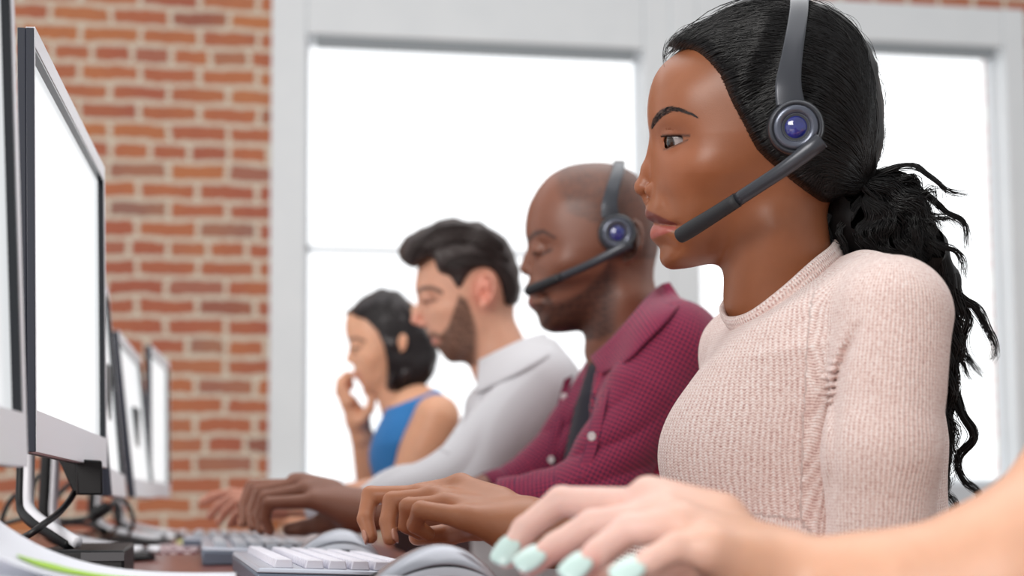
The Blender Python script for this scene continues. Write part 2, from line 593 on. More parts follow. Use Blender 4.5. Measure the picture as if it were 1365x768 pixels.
bc = g.mix(g.math('MULTIPLY', g.math('SUBTRACT', n3.outputs[0], 0.42), 1.3), bc, srgb(206, 138, 84))
n4 = g.noise(60, 4, cb.outputs[0])
mo = g.mix(n4.outputs[0], srgb(196, 182, 162), srgb(228, 218, 200))
fc = g.mix(bk.outputs['Fac'], bc, mo)
g.l(fc, g.b.inputs['Base Color'])
hh = g.math('SUBTRACT', g.math('MULTIPLY', n2.outputs[0], 0.5), bk.outputs['Fac'])
g.bump(hh, 0.4, 0.004)

def wallpt(px, py): q = PY(px, py, YW); return q[0], q[2]
# window openings measured on the wall plane
xL0, zTop0 = wallpt(409, 48); xR0 = wallpt(860, 350)[0]
xL1 = wallpt(932, 400)[0]; xR1 = wallpt(1343, 330)[0]; zBot = wallpt(1300, 645)[1]
xF0 = wallpt(360, 340)[0]; xF1 = wallpt(1372, 330)[0]
zTop1 = wallpt(1250, 62)[1]; zFT = wallpt(1250, 10)[1]
FL = 0.0
def struct(name, mb, m, label=None, bevel=0, parent=None):
    o = mb.build(name, m, parent, bevel=bevel); o['kind'] = 'structure'; return o
zT = zTop1
wall = MB()
T = 0.15
def slab(mb, x0, x1, z0, z1, y0, y1):
    return mb.box(((x0 + x1) / 2, (y0 + y1) / 2, (z0 + z1) / 2), (abs(x1 - x0) / 2, abs(y1 - y0) / 2, abs(z1 - z0) / 2))
slab(wall, -3.2, xF0, FL, 3.4, YW, YW + 0.3)
slab(wall, xF1, 5.2, FL, 3.4, YW, YW + 0.3)
slab(wall, xF0, xF1, FL, zBot - 0.09, YW, YW + 0.3)
slab(wall, xF0, xF1, zFT, 3.4, YW, YW + 0.3)
struct('wall_back', wall, m_brick)
fl = MB(); slab(fl, -3.2, 5.2, -0.05, FL, -1.0, YW + 0.3)
m_floor = mat('floor_wood', srgb(120, 84, 62), 0.45)
g = N(m_floor); tcx = g.n('TexCoord'); nz = g.noise(5, 5, tcx.outputs['Object'])
g.l(g.mix(nz.outputs[0], srgb(104, 70, 50), srgb(140, 100, 74)), g.b.inputs['Base Color'])
struct('floor', fl, m_floor)
m_glass = bpy.data.materials.new('window_glass'); m_glass.use_nodes = True
t_ = m_glass.node_tree; t_.nodes.clear()
o_ = t_.nodes.new('ShaderNodeOutputMaterial'); mx = t_.nodes.new('ShaderNodeMixShader'); tr = t_.nodes.new('ShaderNodeBsdfTransparent'); gl = t_.nodes.new('ShaderNodeBsdfGlossy')
gl.inputs['Roughness'].default_value = 0.02; mx.inputs[0].default_value = 0.05
t_.links.new(tr.outputs[0], mx.inputs[1]); t_.links.new(gl.outputs[0], mx.inputs[2]); t_.links.new(mx.outputs[0], o_.inputs[0])

def window(name, x0, x1, zt, lab, xo0, xo1, meet=None):
    root = empty(name, ((x0 + x1) / 2, YW, zBot)); root['kind'] = 'structure'
    fr = MB()
    y0, y1 = YW - 0.03, YW + 0.12
    slab(fr, xo0, x0, zBot - 0.0, zFT - .0, y0, y1); slab(fr, x1, xo1, zBot - 0.0, zFT - .0, y0, y1)
    slab(fr, x0, x1, zt, zFT, y0 + 0.004, y1)
    fr.build('window_frame', m_paint, root, bevel=0.006)
    sash = MB(); s = 0.012
    ys0, ys1 = YW + 0.06, YW + 0.10
    slab(sash, x0, x0 + s, zBot, zt, ys0, ys1); slab(sash, x1 - s, x1, zBot, zt, ys0, ys1)
    slab(sash, x0, x1, zBot, zBot + s * 1.5, ys0, ys1)
    if meet: slab(sash, x0, x1, meet - 0.008, meet + 0.008, ys0, ys1)
    m_sash = mat('sash_white', srgb(236, 240, 244), 0.5)
    sash.build('window_sash', m_sash, root)
    gm = MB(); slab(gm, x0, x1, zBot, zt, YW + 0.078, YW + 0.082); gm.build('window_pane', m_glass, root)
    sl = MB(); slab(sl, xo0, xo1, zBot - 0.09, zBot, YW - 0.07, y1); sl.build('window_sill', m_sill, root, bevel=0.004)
    ro = MB(); slab(ro, x0 + 0.03, x1 - 0.03, zt - 0.035, zt + 0.005, YW - 0.02, YW + 0.03)
    ro.build('shade_cassette', m_shade, root, bevel=0.008)
    return root
xm = (xR0 + xL1) / 2
window('window_1', xL0, xR0, zTop0, None, xF0, xm, wallpt(600, 331)[1])
window('window_2', xL1, xR1, zTop1, None, xm, xF1)

# ---------------------------------------------------------------- desk
m_desk = mat('reddish_wood', srgb(110, 52, 44), 0.28)
g = N(m_desk); tcx = g.n('TexCoord'); mp = g.n('Mapping'); g.l(tcx.outputs['Object'], mp.inputs[0]); mp.inputs['Scale'].default_value = (14, 1.2, 14)
nz = g.noise(4, 6, mp.outputs[0], 0.6)
g.l(g.mix(nz.outputs[0], srgb(84, 36, 32), srgb(136, 70, 56)), g.b.inputs['Base Color'])
dk = empty('office_desk', (-0.45, 2.1, 0.0), 'long reddish brown desktop under the keyboards and monitors', 'desk')
d1 = MB(); d1.box((-0.51, 2.12, DESK - 0.015), (0.70, 1.85, 0.015)); d1.build('desktop', m_desk, dk, bevel=0.004)
m_leg = mat('desk_leg_metal', srgb(90, 92, 96), 0.4, 0.8)
for x in (-1.1, 0.12):
    for y in (0.45, 2.1, 3.8):
        l = MB(); l.box((x, y, (DESK - 0.03) / 2), (0.025, 0.025, (DESK - 0.03) / 2)); l.build('leg', m_leg, dk, bevel=0.004)

# ---------------------------------------------------------------- monitors
m_silver = mat('silver_plastic', srgb(224, 224, 230), 0.35, 0.0)
g = N(m_silver); tcx = g.n('TexCoord'); nz = g.noise(1200, 2, tcx.outputs['Object']); g.bump(nz.outputs[0], 0.08, 0.0002)
m_case = mat('dark_casing', srgb(30, 34, 48), 0.4)
m_inner = mat('glossy_black_bezel', srgb(20, 24, 32), 0.2)
m_screen = mat('lit_screen', (0.02, 0.02, 0.02), 0.25, emit=(0.86, 0.93, 1.0), estr=0.74)
g = N(m_screen); tcx = g.n('TexCoord'); 
sp = g.n('SeparateXYZ'); g.l(tcx.outputs['Object'], sp.inputs[0])
nz = g.noise(5, 2, tcx.outputs['Object'])
bands = g.ramp(sp.outputs[2], [(0.0, (0.93, 0.95, 0.97)), (0.1, (0.86, 0.90, 0.94)), (0.175, (0.88, 0.92, 0.95)), (0.18, (1.0, 1.0, 1.0)), (1.0, (0.97, 0.99, 1.0))])
g.l(g.mix(g.math('MULTIPLY', nz.outputs[0], 0.35), bands, (0.80, 0.86, 0.93)), g.b.inputs['Emission Color'])

def monitor(label, xy0, xy1, zb, h, lean, group, thick=0.038, stand=True, bez=0.017, chin=0.034, nb=0.0015):
    """xy0 near end, xy1 far end of the bottom edge; screen faces +X"""
    a = np.array([*xy0, zb]); b = np.array([*xy1, zb])
    u = nrm(b - a); nf = np.array([u[1], -u[0], 0.0])           # facing the sitters
    v = nrm(np.array([0, 0, 1.0]) * math.cos(lean) - nf * math.sin(lean))
    n_ = nrm(np.cross(u, v)); 
    if n_ @ nf < 0: n_ = -n_
    w = np.linalg.norm(b - a)
    root = empty('computer_monitor', ((a + b) / 2 - nf * 0.06) * [1, 1, 0] + [0, 0, DESK], label, 'monitor', group)
    def pt(s, t, q): return a + u * s + v * t + n_ * q
    def fr_box(mb, s0, s1, t0, t1, q0, q1):
        return mb.hexa([pt(s0, t0, q0), pt(s1, t0, q0), pt(s1, t0, q1), pt(s0, t0, q1), pt(s0, t1, q0), pt(s1, t1, q0), pt(s1, t1, q1), pt(s0, t1, q1)])
    mb = MB(); fr_box(mb, 0.0, w - 0.001, 0.0, h - 0.001, -0.014, -0.0075)
    fr_box(mb, 0.0, nb, 0.0, h - 0.001, -0.0075, -0.0006)
    ins = 0.11
    mb.hexa([pt(ins * 1.6, ins, -thick), pt(w - ins, ins, -thick), pt(w - 0.01, 0.01, -0.013), pt(0.09, 0.01, -0.013),
             pt(ins * 1.6, h - ins, -thick), pt(w - ins, h - ins, -thick), pt(w - 0.01, h - 0.01, -0.013), pt(0.09, h - 0.01, -0.013)])
    mb.build('back_casing', m_case, root, bevel=0.002)
    f = MB(); fb = bez * .5
    fr_box(f, nb, w, 0, chin, -0.0075, 0.0); fr_box(f, nb, w, h - bez, h, -0.0075, 0.0)
    fr_box(f, 0, nb, 0, h, -0.0006, 0.0); fr_box(f, w - fb, w, chin, h - bez, -0.0075, 0.0)
    f.build('front_frame', m_silver, root, bevel=0.0012)
    i = MB(); c = 0.0025
    fr_box(i, nb, w - fb, h - bez - c, h - bez, -0.0078, -0.0005)
    fr_box(i, w - fb - c, w - fb, chin, h - bez - c, -0.0078, -0.0005)
    i.build('inner_bezel', m_inner, root)
    s = MB(); fr_box(s, nb, w - fb - c, chin, h - bez - c, -0.0078, -0.0068)
    so = s.build('screen', m_screen, root)
    # stand: bent strip, black behind and silver in front, on a round foot
    if stand:
        mid = (a + b) / 2
        def q(back, z): return np.array([mid[0] - nf[0] * back, mid[1] - nf[1] * back, z])
        top = zb + h * 0.45
        back = 0.085
        pts = [q(back, top), q(back + .004, zb + 0.02), q(back + .004, DESK + 0.062), q(back - 0.012, DESK + 0.036), q(-0.005, DESK + 0.016), q(-0.055, DESK + 0.014)]
        st = MB(); 
        st.tube(spline(pts, 5), 0.021, 12, flat=(nf, 0.32)); st.build('stand_arm', m_silver, root, smooth=True)
        st = MB(); st.tube([p - nf * 0.009 - np.array([0, 0, 0.004]) for p in spline(pts, 5)[:-9]], 0.022, 12, flat=(nf, 0.5)); st.build('stand_back_cover', m_dark, root, smooth=True)
        ft = MB(); ft.lathe((mid[0] - nf[0] * 0.05, mid[1] - nf[1] * 0.05, DESK + .0006), (0, 0, 1), [(0, 0), (0.098, 0), (0.10, 0.003), (0.094, 0.009), (0.06, 0.012), (0, 0.013)], 48)
        ft.build('stand_foot', m_dark, root, smooth=True)
        hb = MB(); hb.box(q(0.052, zb + h * 0.45), (0.034 if abs(nf[0]) > .7 else .03, 0.04, 0.04)); hb.build('hinge_block', m_dark, root, bevel=0.004)
    return root, pt
# anchor pixels: bottom near / far corners of the front face
def deskmon(px0, py0, d0, px1, py1, d1):
    a, b = P(px0, py0, d0), P(px1, py1, d1); return a, b

def mon(label, p0, p1, h, lean, group='computer monitors along the desk', **kw):
    a, b = P(*p0), P(*p1)
    return monitor(label, a[:2], b[:2], (a[2] + b[2]) / 2, h, lean, group, **kw)
mA = mon('nearest monitor, cut off by the left edge, blurred white lower corner', (-420, 600, 0.46), (38, 606, 0.955), 0.36, 0.05, chin=.036, bez=.02)
mB = mon('large silver framed monitor with glowing white screen, beside the nearest one', (49, 607, 1.135), (143, 621, 1.62), 0.352, 0.025, stand=False)
mC = mon('monitor mostly hidden behind the large silver framed one', (150, 668, 1.74), (169, 657, 2.2), 0.325, 0.10)
mD = mon('third monitor back, leaning screen between two others', (181, 664, 2.5), (207, 663, 2.98), 0.30, 0.115, bez=.018)
mE = mon('farthest monitor, upright, in front of the brick wall', (203, 662, 3.04), (227, 664, 3.42), 0.33, 0.02, bez=.018)
# ---------------------------------------------------------------- people: shared builders
AX = lambda *a: axis(*a)

def bounds(prims_pts, pad):
    p = np.array(prims_pts); return p.min(0) - pad, p.max(0) + pad

def uni(prims):
    """group as a single primitive so that its inner blends stay its own"""
    return lambda Q: combine(prims, Q)

def nail_mesh(hand_list, name, m, parent, w=0.0052, l=0.0062, t=0.0012):
    """one child mesh per nail: (tip centre, along, dorsal)"""
    for (c, al, do, sc_) in hand_list:
        al = nrm(al); do = nrm(do - al * (np.asarray(do) @ al)); si = np.cross(al, do)
        V = []; Fs = []; n1, n2 = 9, 9
        for i in range(n1):
            for j in range(n2):
                a, b = -1 + 2 * i / (n1 - 1), -1 + 2 * j / (n2 - 1)
                # squircle map
                x = a * math.sqrt(1 - 0.35 * b * b); y = b * math.sqrt(1 - 0.35 * a * a)
                V.append(c + al * x * l * sc_ + si * y * w * sc_ - do * (0.32 * y * y * w * sc_ + 0.12 * x * x * l * sc_) + do * t)
        top = len(V)
        V += [v - do * t * 1.6 for v in V]
        for i in range(n1 - 1):
            for j in range(n2 - 1):
                q = (i * n2 + j, (i + 1) * n2 + j, (i + 1) * n2 + j + 1, i * n2 + j + 1)
                Fs.append(q); Fs.append(tuple(top + k for k in q[::-1]))
        ring = [j for j in range(n2)] + [i * n2 + n2 - 1 for i in range(1, n1)] + [(n1 - 1) * n2 + j for j in range(n2 - 2, -1, -1)] + [i * n2 for i in range(n1 - 2, 0, -1)]
        for i in range(len(ring)):
            a, b = ring[i], ring[(i + 1) % len(ring)]
            Fs.append((a, a + top, b + top, b))
        mb = MB(); mb.add(V, Fs); mb.build(name, m, parent, smooth=True)

def finger(pts, r, k=0.003):
    """pts: knuckle, middle joint, end joint, tip (world); r: radii"""
    out = []
    for i in range(len(pts) - 1):
        out.append(rc(pts[i], pts[i + 1], r[i], r[i + 1], k=k if i else k * 2.2))
    return out

def nails_for(fingers, rscale=0.9):
    out = []
    for pts, r in fingers:
        a, b, c = [np.asarray(pts[i], float) for i in (-3, -2, -1)]
        al = nrm(c - b)
        bend = nrm(b - a) - al * (nrm(b - a) @ al)
        if np.linalg.norm(bend) < 0.05: bend = np.array([0, 0, 1.0])
        do = nrm(bend - al * (bend @ al))
        if len(pts) == 4 and do[2] < -0.2: do = -do
        out.append((c - al * r[-1] * 0.15 + do * r[-1] * 0.93, al, do, 1.0))
    return out

def ear_prims(fr, px, py, w, h, lat, tilt=0.0, s=1.0):
    """ear on the near side (lat < 0): w, h half sizes in px"""
    c, n = math.cos(tilt), math.sin(tilt)
    def E(a, b, l): return fr.H(px + (c * a * w - n * b * h), py + (n * a * w + c * b * h), -(lat + l))
    pr = []
    m = fr.s
    rim = [(-.55, .15), (-.75, -.35), (-.35, -.9), (.25, -1.0), (.8, -.65), (.95, -.1), (.75, .4), (.35, .78)]
    rim = spline(rim, 3)
    L = [0.006 + 0.010 * max(0, a + .4) for a, b in rim]
    q = [E(a, b, l) for (a, b), l in zip(rim, L)]
    pr.append(ell(E(0.05, -0.05, 0.005), fr.R, (w * m * .8, 0.006, h * m * .85), k=0.006))
    for i in range(len(q) - 1): pr.append(rc(q[i], q[i + 1], 0.0026 * s, 0.0026 * s, k=0.003))
    pr.append(ell(E(0.02, .82, 0.007), fr.R, (w * m * .42, 0.0045, h * m * .3), k=0.004))
    pr.append(rc(E(.35, -.5, .012), E(.45, .3, .012), 0.003 * s, 0.003 * s, k=0.004))
    pr.append(ell(E(-.05, .12, 0.013), fr.R, (w * m * .38, 0.008, h * m * .33), k=0.003, op='s'))
    pr.append(rc(E(-.62, .1, .006), E(-.5, .3, .007), 0.0035, 0.003, k=0.004))
    return pr

def prims_mesh(name, prims, lo, hi, h, fine=(None, None, None)):
    return sdf_mesh(name, prims, [axis(float(lo[i]), float(hi[i]), h, fine[i]) for i in range(3)])

def lin(x, xs, ys): return np.interp(x, xs, ys)

def blend(C, w, col):
    w = np.clip(w, 0, 1)[:, None]; return C * (1 - w) + np.array(col)[None] * w

def seg_uv(V, segs):
    """cylindrical coordinates about the nearest of some limb axes: (a, b, ref dir, radius)"""
    best = np.full(len(V), 1e9); out = np.zeros((len(V), 3), np.float32)
    for si, (a, b, ref, R, off) in enumerate(segs):
        a = np.asarray(a, float); b = np.asarray(b, float); t = nrm(b - a); Ls = np.linalg.norm(b - a)
        ref = nrm(np.asarray(ref) - t * (np.asarray(ref) @ t)); w = np.cross(t, ref)
        q = V - a; tt = q @ t; tc_ = np.clip(tt, 0, Ls)
        r = q - tc_[:, None] * t; d = np.linalg.norm(r, axis=1) - R
        ang = np.arctan2(r @ w, r @ ref)
        if si: d = np.where(d < .017, d - .03, 5.0)
        m = d < best
        best[m] = d[m]
        out[m, 0] = ang[m] * R + off; out[m, 1] = tt[m]; out[m, 2] = si
    return out

def strands(name, paths, r, m, parent, sides=3, tip=0.25):
    """paths: array list of (k,3); one mesh of thin hair locks"""
    by = {}
    for p in paths: by.setdefault(len(p), []).append(p)
    VV = []; QQ = []; base = 0
    for k, lst in by.items():
        A = np.array(lst)                      # n,k,3
        T = np.gradient(A, axis=1); T /= np.linalg.norm(T, axis=2, keepdims=True) + 1e-9
        ref = np.broadcast_to(np.array([0.13, 0.31, 0.94]), T.shape)
        U = np.cross(T, ref); U /= np.linalg.norm(U, axis=2, keepdims=True) + 1e-9
        Wv = np.cross(T, U)
        taper = np.minimum(1, np.minimum((np.linspace(0, 1, k) * 8 + 0.4), (1 - np.linspace(0, 1, k)) * 3 + tip))
        rr = (r * taper)[None, :, None]
        ring = [A + rr * (math.cos(2 * math.pi * q / sides) * U + math.sin(2 * math.pi * q / sides) * Wv) for q in range(sides)]
        V = np.stack(ring, 2)                  # n,k,s,3
        n = len(lst)
        idx = np.arange(n * k * sides).reshape(n, k, sides) + base
        nx = np.roll(idx, -1, axis=2)
        Q = np.stack([idx[:, :-1], nx[:, :-1], nx[:, 1:], idx[:, 1:]], -1).reshape(-1, 4)
        VV.append(V.reshape(-1, 3)); QQ.append(Q); base += n * k * sides
    me = raw_mesh(name, np.concatenate(VV), np.concatenate(QQ))
    return link_mesh(name, me, m, parent)

def surf_strands(inf, starts, paths2d, jit_lat=0.0015, npt=18, rnd=None, wav=1.2, lift=0.0005, side=-1):
    """2-D px paths laid on the inflated hair surface"""
    out = []
    for p in paths2d:
        p = spline(p, 8)
        L = np.concatenate([[0], np.cumsum(np.linalg.norm(np.diff(p, axis=0), axis=1))])
        a, b = sorted(rnd.uniform(0, 1, 2)); 
        if b - a < 0.25: b = min(1, a + 0.35); a = b - 0.35
        t = np.linspace(a * L[-1], b * L[-1], npt)
        x = np.interp(t, L, p[:, 0]); y = np.interp(t, L, p[:, 1])
        ph = rnd.uniform(0, 6.28); fq = rnd.uniform(0.03, 0.06)
        x = x + wav * np.sin(t * fq + ph); y = y + wav * np.cos(t * fq * 0.8 + ph)
        lat = inf.lat(x, y) + lift + jit_lat * rnd.uniform(0, 1)
        out.append(np.array([inf.fr.H(xx, yy, side * l) for xx, yy, l in zip(x, y, lat)]))
    return out

def eyeball(fr, px, py, lat, r, parent, gaze, iris=(0.03, 0.015, 0.008), irs=0.40):
    """sphere with iris and pupil, as vertex colour around the gaze direction"""
    c = fr.H(px, py, lat)
    n1, n2 = 48, 64
    g = nrm(gaze); u = nrm(np.cross(g, [0.1, 0.2, 1])); w = np.cross(g, u)
    V = []; Cc = []
    for i in range(n1 + 1):
        th = math.pi * i / n1
        rr = r * (1 + 0.05 * math.exp(-(th / 0.35) ** 2))
        for j in range(n2):
            ph = 2 * math.pi * j / n2
            V.append(c + rr * (math.cos(th) * g + math.sin(th) * (math.cos(ph) * u + math.sin(ph) * w)))
            Cc.append((0.004, 0.003, 0.003) if th < irs * 0.4 else (iris if th < irs else ((0.02, 0.012, 0.01) if th < irs * 1.1 else (0.36, 0.31, 0.30))))
    idx = np.arange((n1 + 1) * n2).reshape(n1 + 1, n2)
    Q = np.stack([idx[:-1], idx[1:], np.roll(idx, -1, 1)[1:], np.roll(idx, -1, 1)[:-1]], -1).reshape(-1, 4)
    me = raw_mesh('eye', V, Q); set_col(me, Cc)
    return link_mesh('eye', me, m_eye, parent)
m_eye = mat('wet_eye', (.6, .6, .6), 0.08, spec=0.6, coat=0.5)
g = N(m_eye); g.l(g.attr('Col').outputs['Color'], g.b.inputs['Base Color'])

def head_body(name, label, cat, fr, outline, Wf, Rf, extra, cols, lo, hi, h, fine, m, origin=None, soft=(6, 16)):
    """the continuous skin mesh of a person"""
    inf = Inflate(fr, outline, None, Wf, Rf, soft=soft)
    prims = [inf.prim] + extra
    V, Q = prims_mesh(name, prims, lo, hi, h, fine)
    me = raw_mesh(name, V, Q)
    px, py, lat = fr.to(V)
    C = cols(V, px, py, lat)
    set_col(me, C)
    o = link_mesh(name, me, m)
    tag(o, label, cat)
    return o, inf, len(V)

def garment(name, prims, lo, hi, h, m, parent, segs, fine=(None, None, None), label=None):
    V, Q = prims_mesh(name, prims, lo, hi, h, fine)
    me = raw_mesh(name, V, Q)
    set_vec(me, seg_uv(V, segs))
    o = link_mesh(name, me, m, parent)
    if label: o['label'] = label
    return o

def folds(amp, s, seed, stretch=None, w=None):
    def fn(Q):
        q = Q if stretch is None else Q @ np.asarray(stretch, np.float32)
        v = wnoise(q, s, seed); v = (1 - np.abs(v)) ** 2 * -amp + amp * .4
        if w is not None: v = v * w(Q)
        return v.astype(np.float32)
    return Prim(fn, 'd')

def headset(label, fr, cup, rc_, latc, band, boom, parent_name='headset', top_cap=None, lat_boom=None, far_lat=0.088):
    """cup centre px, radius in m; band: list of (px, py, lat, half width m)"""
    root = empty(parent_name, fr.H(cup[0], cup[1], -latc), label, 'headset')
    s = fr.s; n_ = -fr.y
    c0 = fr.H(cup[0], cup[1], -latc)
    cu = MB(); cu.lathe(c0 - n_ * 0.014, n_, [(0, 0), (rc_ * .97, 0), (rc_ * 1.05, .004), (rc_ * 1.05, .011), (rc_ * .9, .014), (0, .014)], 64)
    cu.build('ear_cushion', m_dark, root, smooth=True)
    b = MB(); b.lathe(c0, n_, [(0, 0), (rc_ * .99, 0), (rc_, .003), (rc_ * .99, .011), (rc_ * .93, .0145), (rc_ * .86, .0155), (rc_ * .84, .014), (rc_ * .60, .0145), (0, .012)], 72)
    b.build('ear_cup', m_hs, root, smooth=True)
    b = MB(); b.lathe(c0 + n_ * .0135, n_, [(rc_ * .80, 0), (rc_ * .79, .002), (rc_ * .74, .0035), (rc_ * .56, .0030), (rc_ * .50, .001), (rc_ * .48, -.003)], 72)
    b.build('cup_ring', m_hs2, root, smooth=True)
    b = MB(); b.lathe(c0 + n_ * .0125, n_, [(rc_ * .52, .0005), (rc_ * .49, .0016), (rc_ * .46, .0006)], 72)
    b.build('chrome_rim', m_chrome, root, smooth=True)
    b = MB(); b.lathe(c0 + n_ * .0122, n_, [(rc_ * .47, 0), (rc_ * .36, .0022), (rc_ * .2, .0036), (0, .004)], 48)
    b.build('blue_lens', m_lens, root, smooth=True)
    # headband: flat strip over the head to the far side
    pts = spline([(q[0], q[1], q[2], q[3]) for q in band], 8)
    V = []; 
    k = len(pts); C3 = [fr.H(q[0], q[1], q[2]) for q in pts]
    for i in range(k):
        t = nrm(C3[min(i + 1, k - 1)] - C3[max(i - 1, 0)])
        # width runs along the head's front-back direction
        wdir = fr.x - t * (fr.x @ t); wdir = nrm(wdir); nn = np.cross(t, wdir)
        hw, th = pts[i][3], 0.0016
        for (aa, bb) in ((-1, -1), (-.8, -1.3), (0, -1.5), (.8, -1.3), (1, -1), (1, 1), (.8, 1.3), (0, 1.5), (-.8, 1.3), (-1, 1)):
            V.append(C3[i] + wdir * hw * aa + nn * th * bb)
    Fs = []
    for i in range(k - 1):
        for j in range(10): Fs.append((i * 10 + j, i * 10 + (j + 1) % 10, (i + 1) * 10 + (j + 1) % 10, (i + 1) * 10 + j))
    Fs.append(tuple(range(10))); Fs.append(tuple((k - 1) * 10 + j for j in range(10)))
    mb = MB(); mb.add(V, Fs); mb.build('headband', m_hs, root, smooth=True)
    # microphone boom
    bp = [fr.H(q[0], q[1], q[2]) for q in boom]; br = [q[3] for q in boom]
    B = spline([(*p, r) for p, r in zip(bp, br)], 6)
    arm = B[:int(len(B) * .62)]; mic = B[int(len(B) * .62) - 1:]
    mb = MB(); mb.tube([q[:3] for q in arm], [q[3] for q in arm], 14, flat=(fr.y, 0.62)); mb.build('microphone_boom', m_hs, root, smooth=True)
    mb = MB(); mr_ = [q[3] * 1.04 for q in mic]; mr_[-1] *= .45; mr_[-2] *= .85
    mb.tube([q[:3] for q in mic], mr_, 16, flat=(fr.y, 0.8)); mb.build('microphone', m_foam, root, smooth=True)
    return root
m_hs = mat('headset_grey', srgb(62, 64, 70), 0.28, 0.35)
m_hs2 = mat('headset_ring', srgb(96, 100, 112), 0.25, 0.6)
m_chrome = mat('chrome', srgb(210, 214, 222), 0.12, 1.0)
m_lens = mat('blue_glass', srgb(20, 26, 110), 0.06, 0.0, spec=0.8, coat=1.0)
g = N(m_lens); lw = g.n('LayerWeight'); tcx = g.n('TexCoord'); nz = g.noise(90, 2, tcx.outputs['Object'])
g.l(g.mix(nz.outputs[0], srgb(4, 6, 26), srgb(36, 46, 150)), g.b.inputs['Base Color'])
m_foam = mat('microphone_black', srgb(30, 31, 35), 0.6)

def march(prims, xy, d0, d1, n=260):
    """optical depth at which the ray through each pixel first meets the surface"""
    xy = np.asarray(xy, float); out = np.full(len(xy), np.nan)
    ds = np.linspace(d0, d1, n); prev = None
    for k, d in enumerate(ds):
        Q = (CAM + CR * ((xy[:, :1] - W_PX / 2) / F * d) + CU * ((PYC - xy[:, 1:]) / F * d) + CF * d).astype(np.float32)
        v = combine(prims, Q)
        if prev is not None:
            hit = np.isnan(out) & (prev > 0) & (v <= 0)
            out[hit] = ds[k - 1] + (ds[1] - ds[0]) * (prev[hit] / (prev[hit] - v[hit] + 1e-9))
        prev = v
    return out

def cloth_sheet(name, up, lo, prims, d0, d1, m, parent, lift=(.002, .006), thick=.0018, n=9, dflt=None, uvk=1.0):
    """a flap of cloth between two pixel edges, laid on the surface and thickened"""
    U = spline(up, 8); Lw = spline(lo, 8); k = min(len(U), len(Lw)); U, Lw = U[:k], Lw[:k]
    T = np.linspace(0, 1, n)
    xy = np.array([U[i] * (1 - t) + Lw[i] * t for i in range(k) for t in T])
    D_ = march(prims, xy, d0, d1).reshape(k, n)
    for i in range(k):
        ok = ~np.isnan(D_[i])
        if ok.any(): D_[i] = np.interp(np.arange(n), np.nonzero(ok)[0], D_[i][ok])
    rows = ~np.isnan(D_[:, 0])
    for j in range(n): D_[:, j] = np.interp(np.arange(k), np.nonzero(rows)[0], D_[rows, j])
    D_ = blur2(D_, 1.3)
    A = np.array([P(x, y, 1.0) - CAM for x, y in xy]).reshape(k, n, 3)
    L_ = lift[0] + (lift[1] - lift[0]) * np.sin(T * math.pi / 2)
    F_ = CAM + A * (D_ - L_)[..., None]
    Bk = F_ + A * thick
    V = np.concatenate([F_.reshape(-1, 3), Bk.reshape(-1, 3)]); o = k * n; Fs = []
    ix = lambda s_, i, j: s_ * o + i * n + j
    for i in range(k - 1):
        for j in range(n - 1):
            Fs.append((ix(0, i, j), ix(0, i + 1, j), ix(0, i + 1, j + 1), ix(0, i, j + 1))); Fs.append((ix(1, i, j + 1), ix(1, i + 1, j + 1), ix(1, i + 1, j), ix(1, i, j)))
        for j in (0, n - 1): Fs.append((ix(0, i, j), ix(1, i, j), ix(1, i + 1, j), ix(0, i + 1, j)))
    for i in (0, k - 1):
        for j in range(n - 1): Fs.append((ix(0, i, j), ix(0, i, j + 1), ix(1, i, j + 1), ix(1, i, j)))
    mb = MB(); mb.add(V, Fs); ob = mb.build(name, m, parent, smooth=True)
    LL = np.concatenate([[0], np.cumsum(np.linalg.norm(np.diff(F_[:, n // 2], axis=0), axis=1))])
    ww = np.linalg.norm(F_[k // 2, -1] - F_[k // 2, 0])
    set_vec(ob.data, [(LL[i], ww * T[j], 0) for s_ in (0, 1) for i in range(k) for j in range(n)])
    return ob
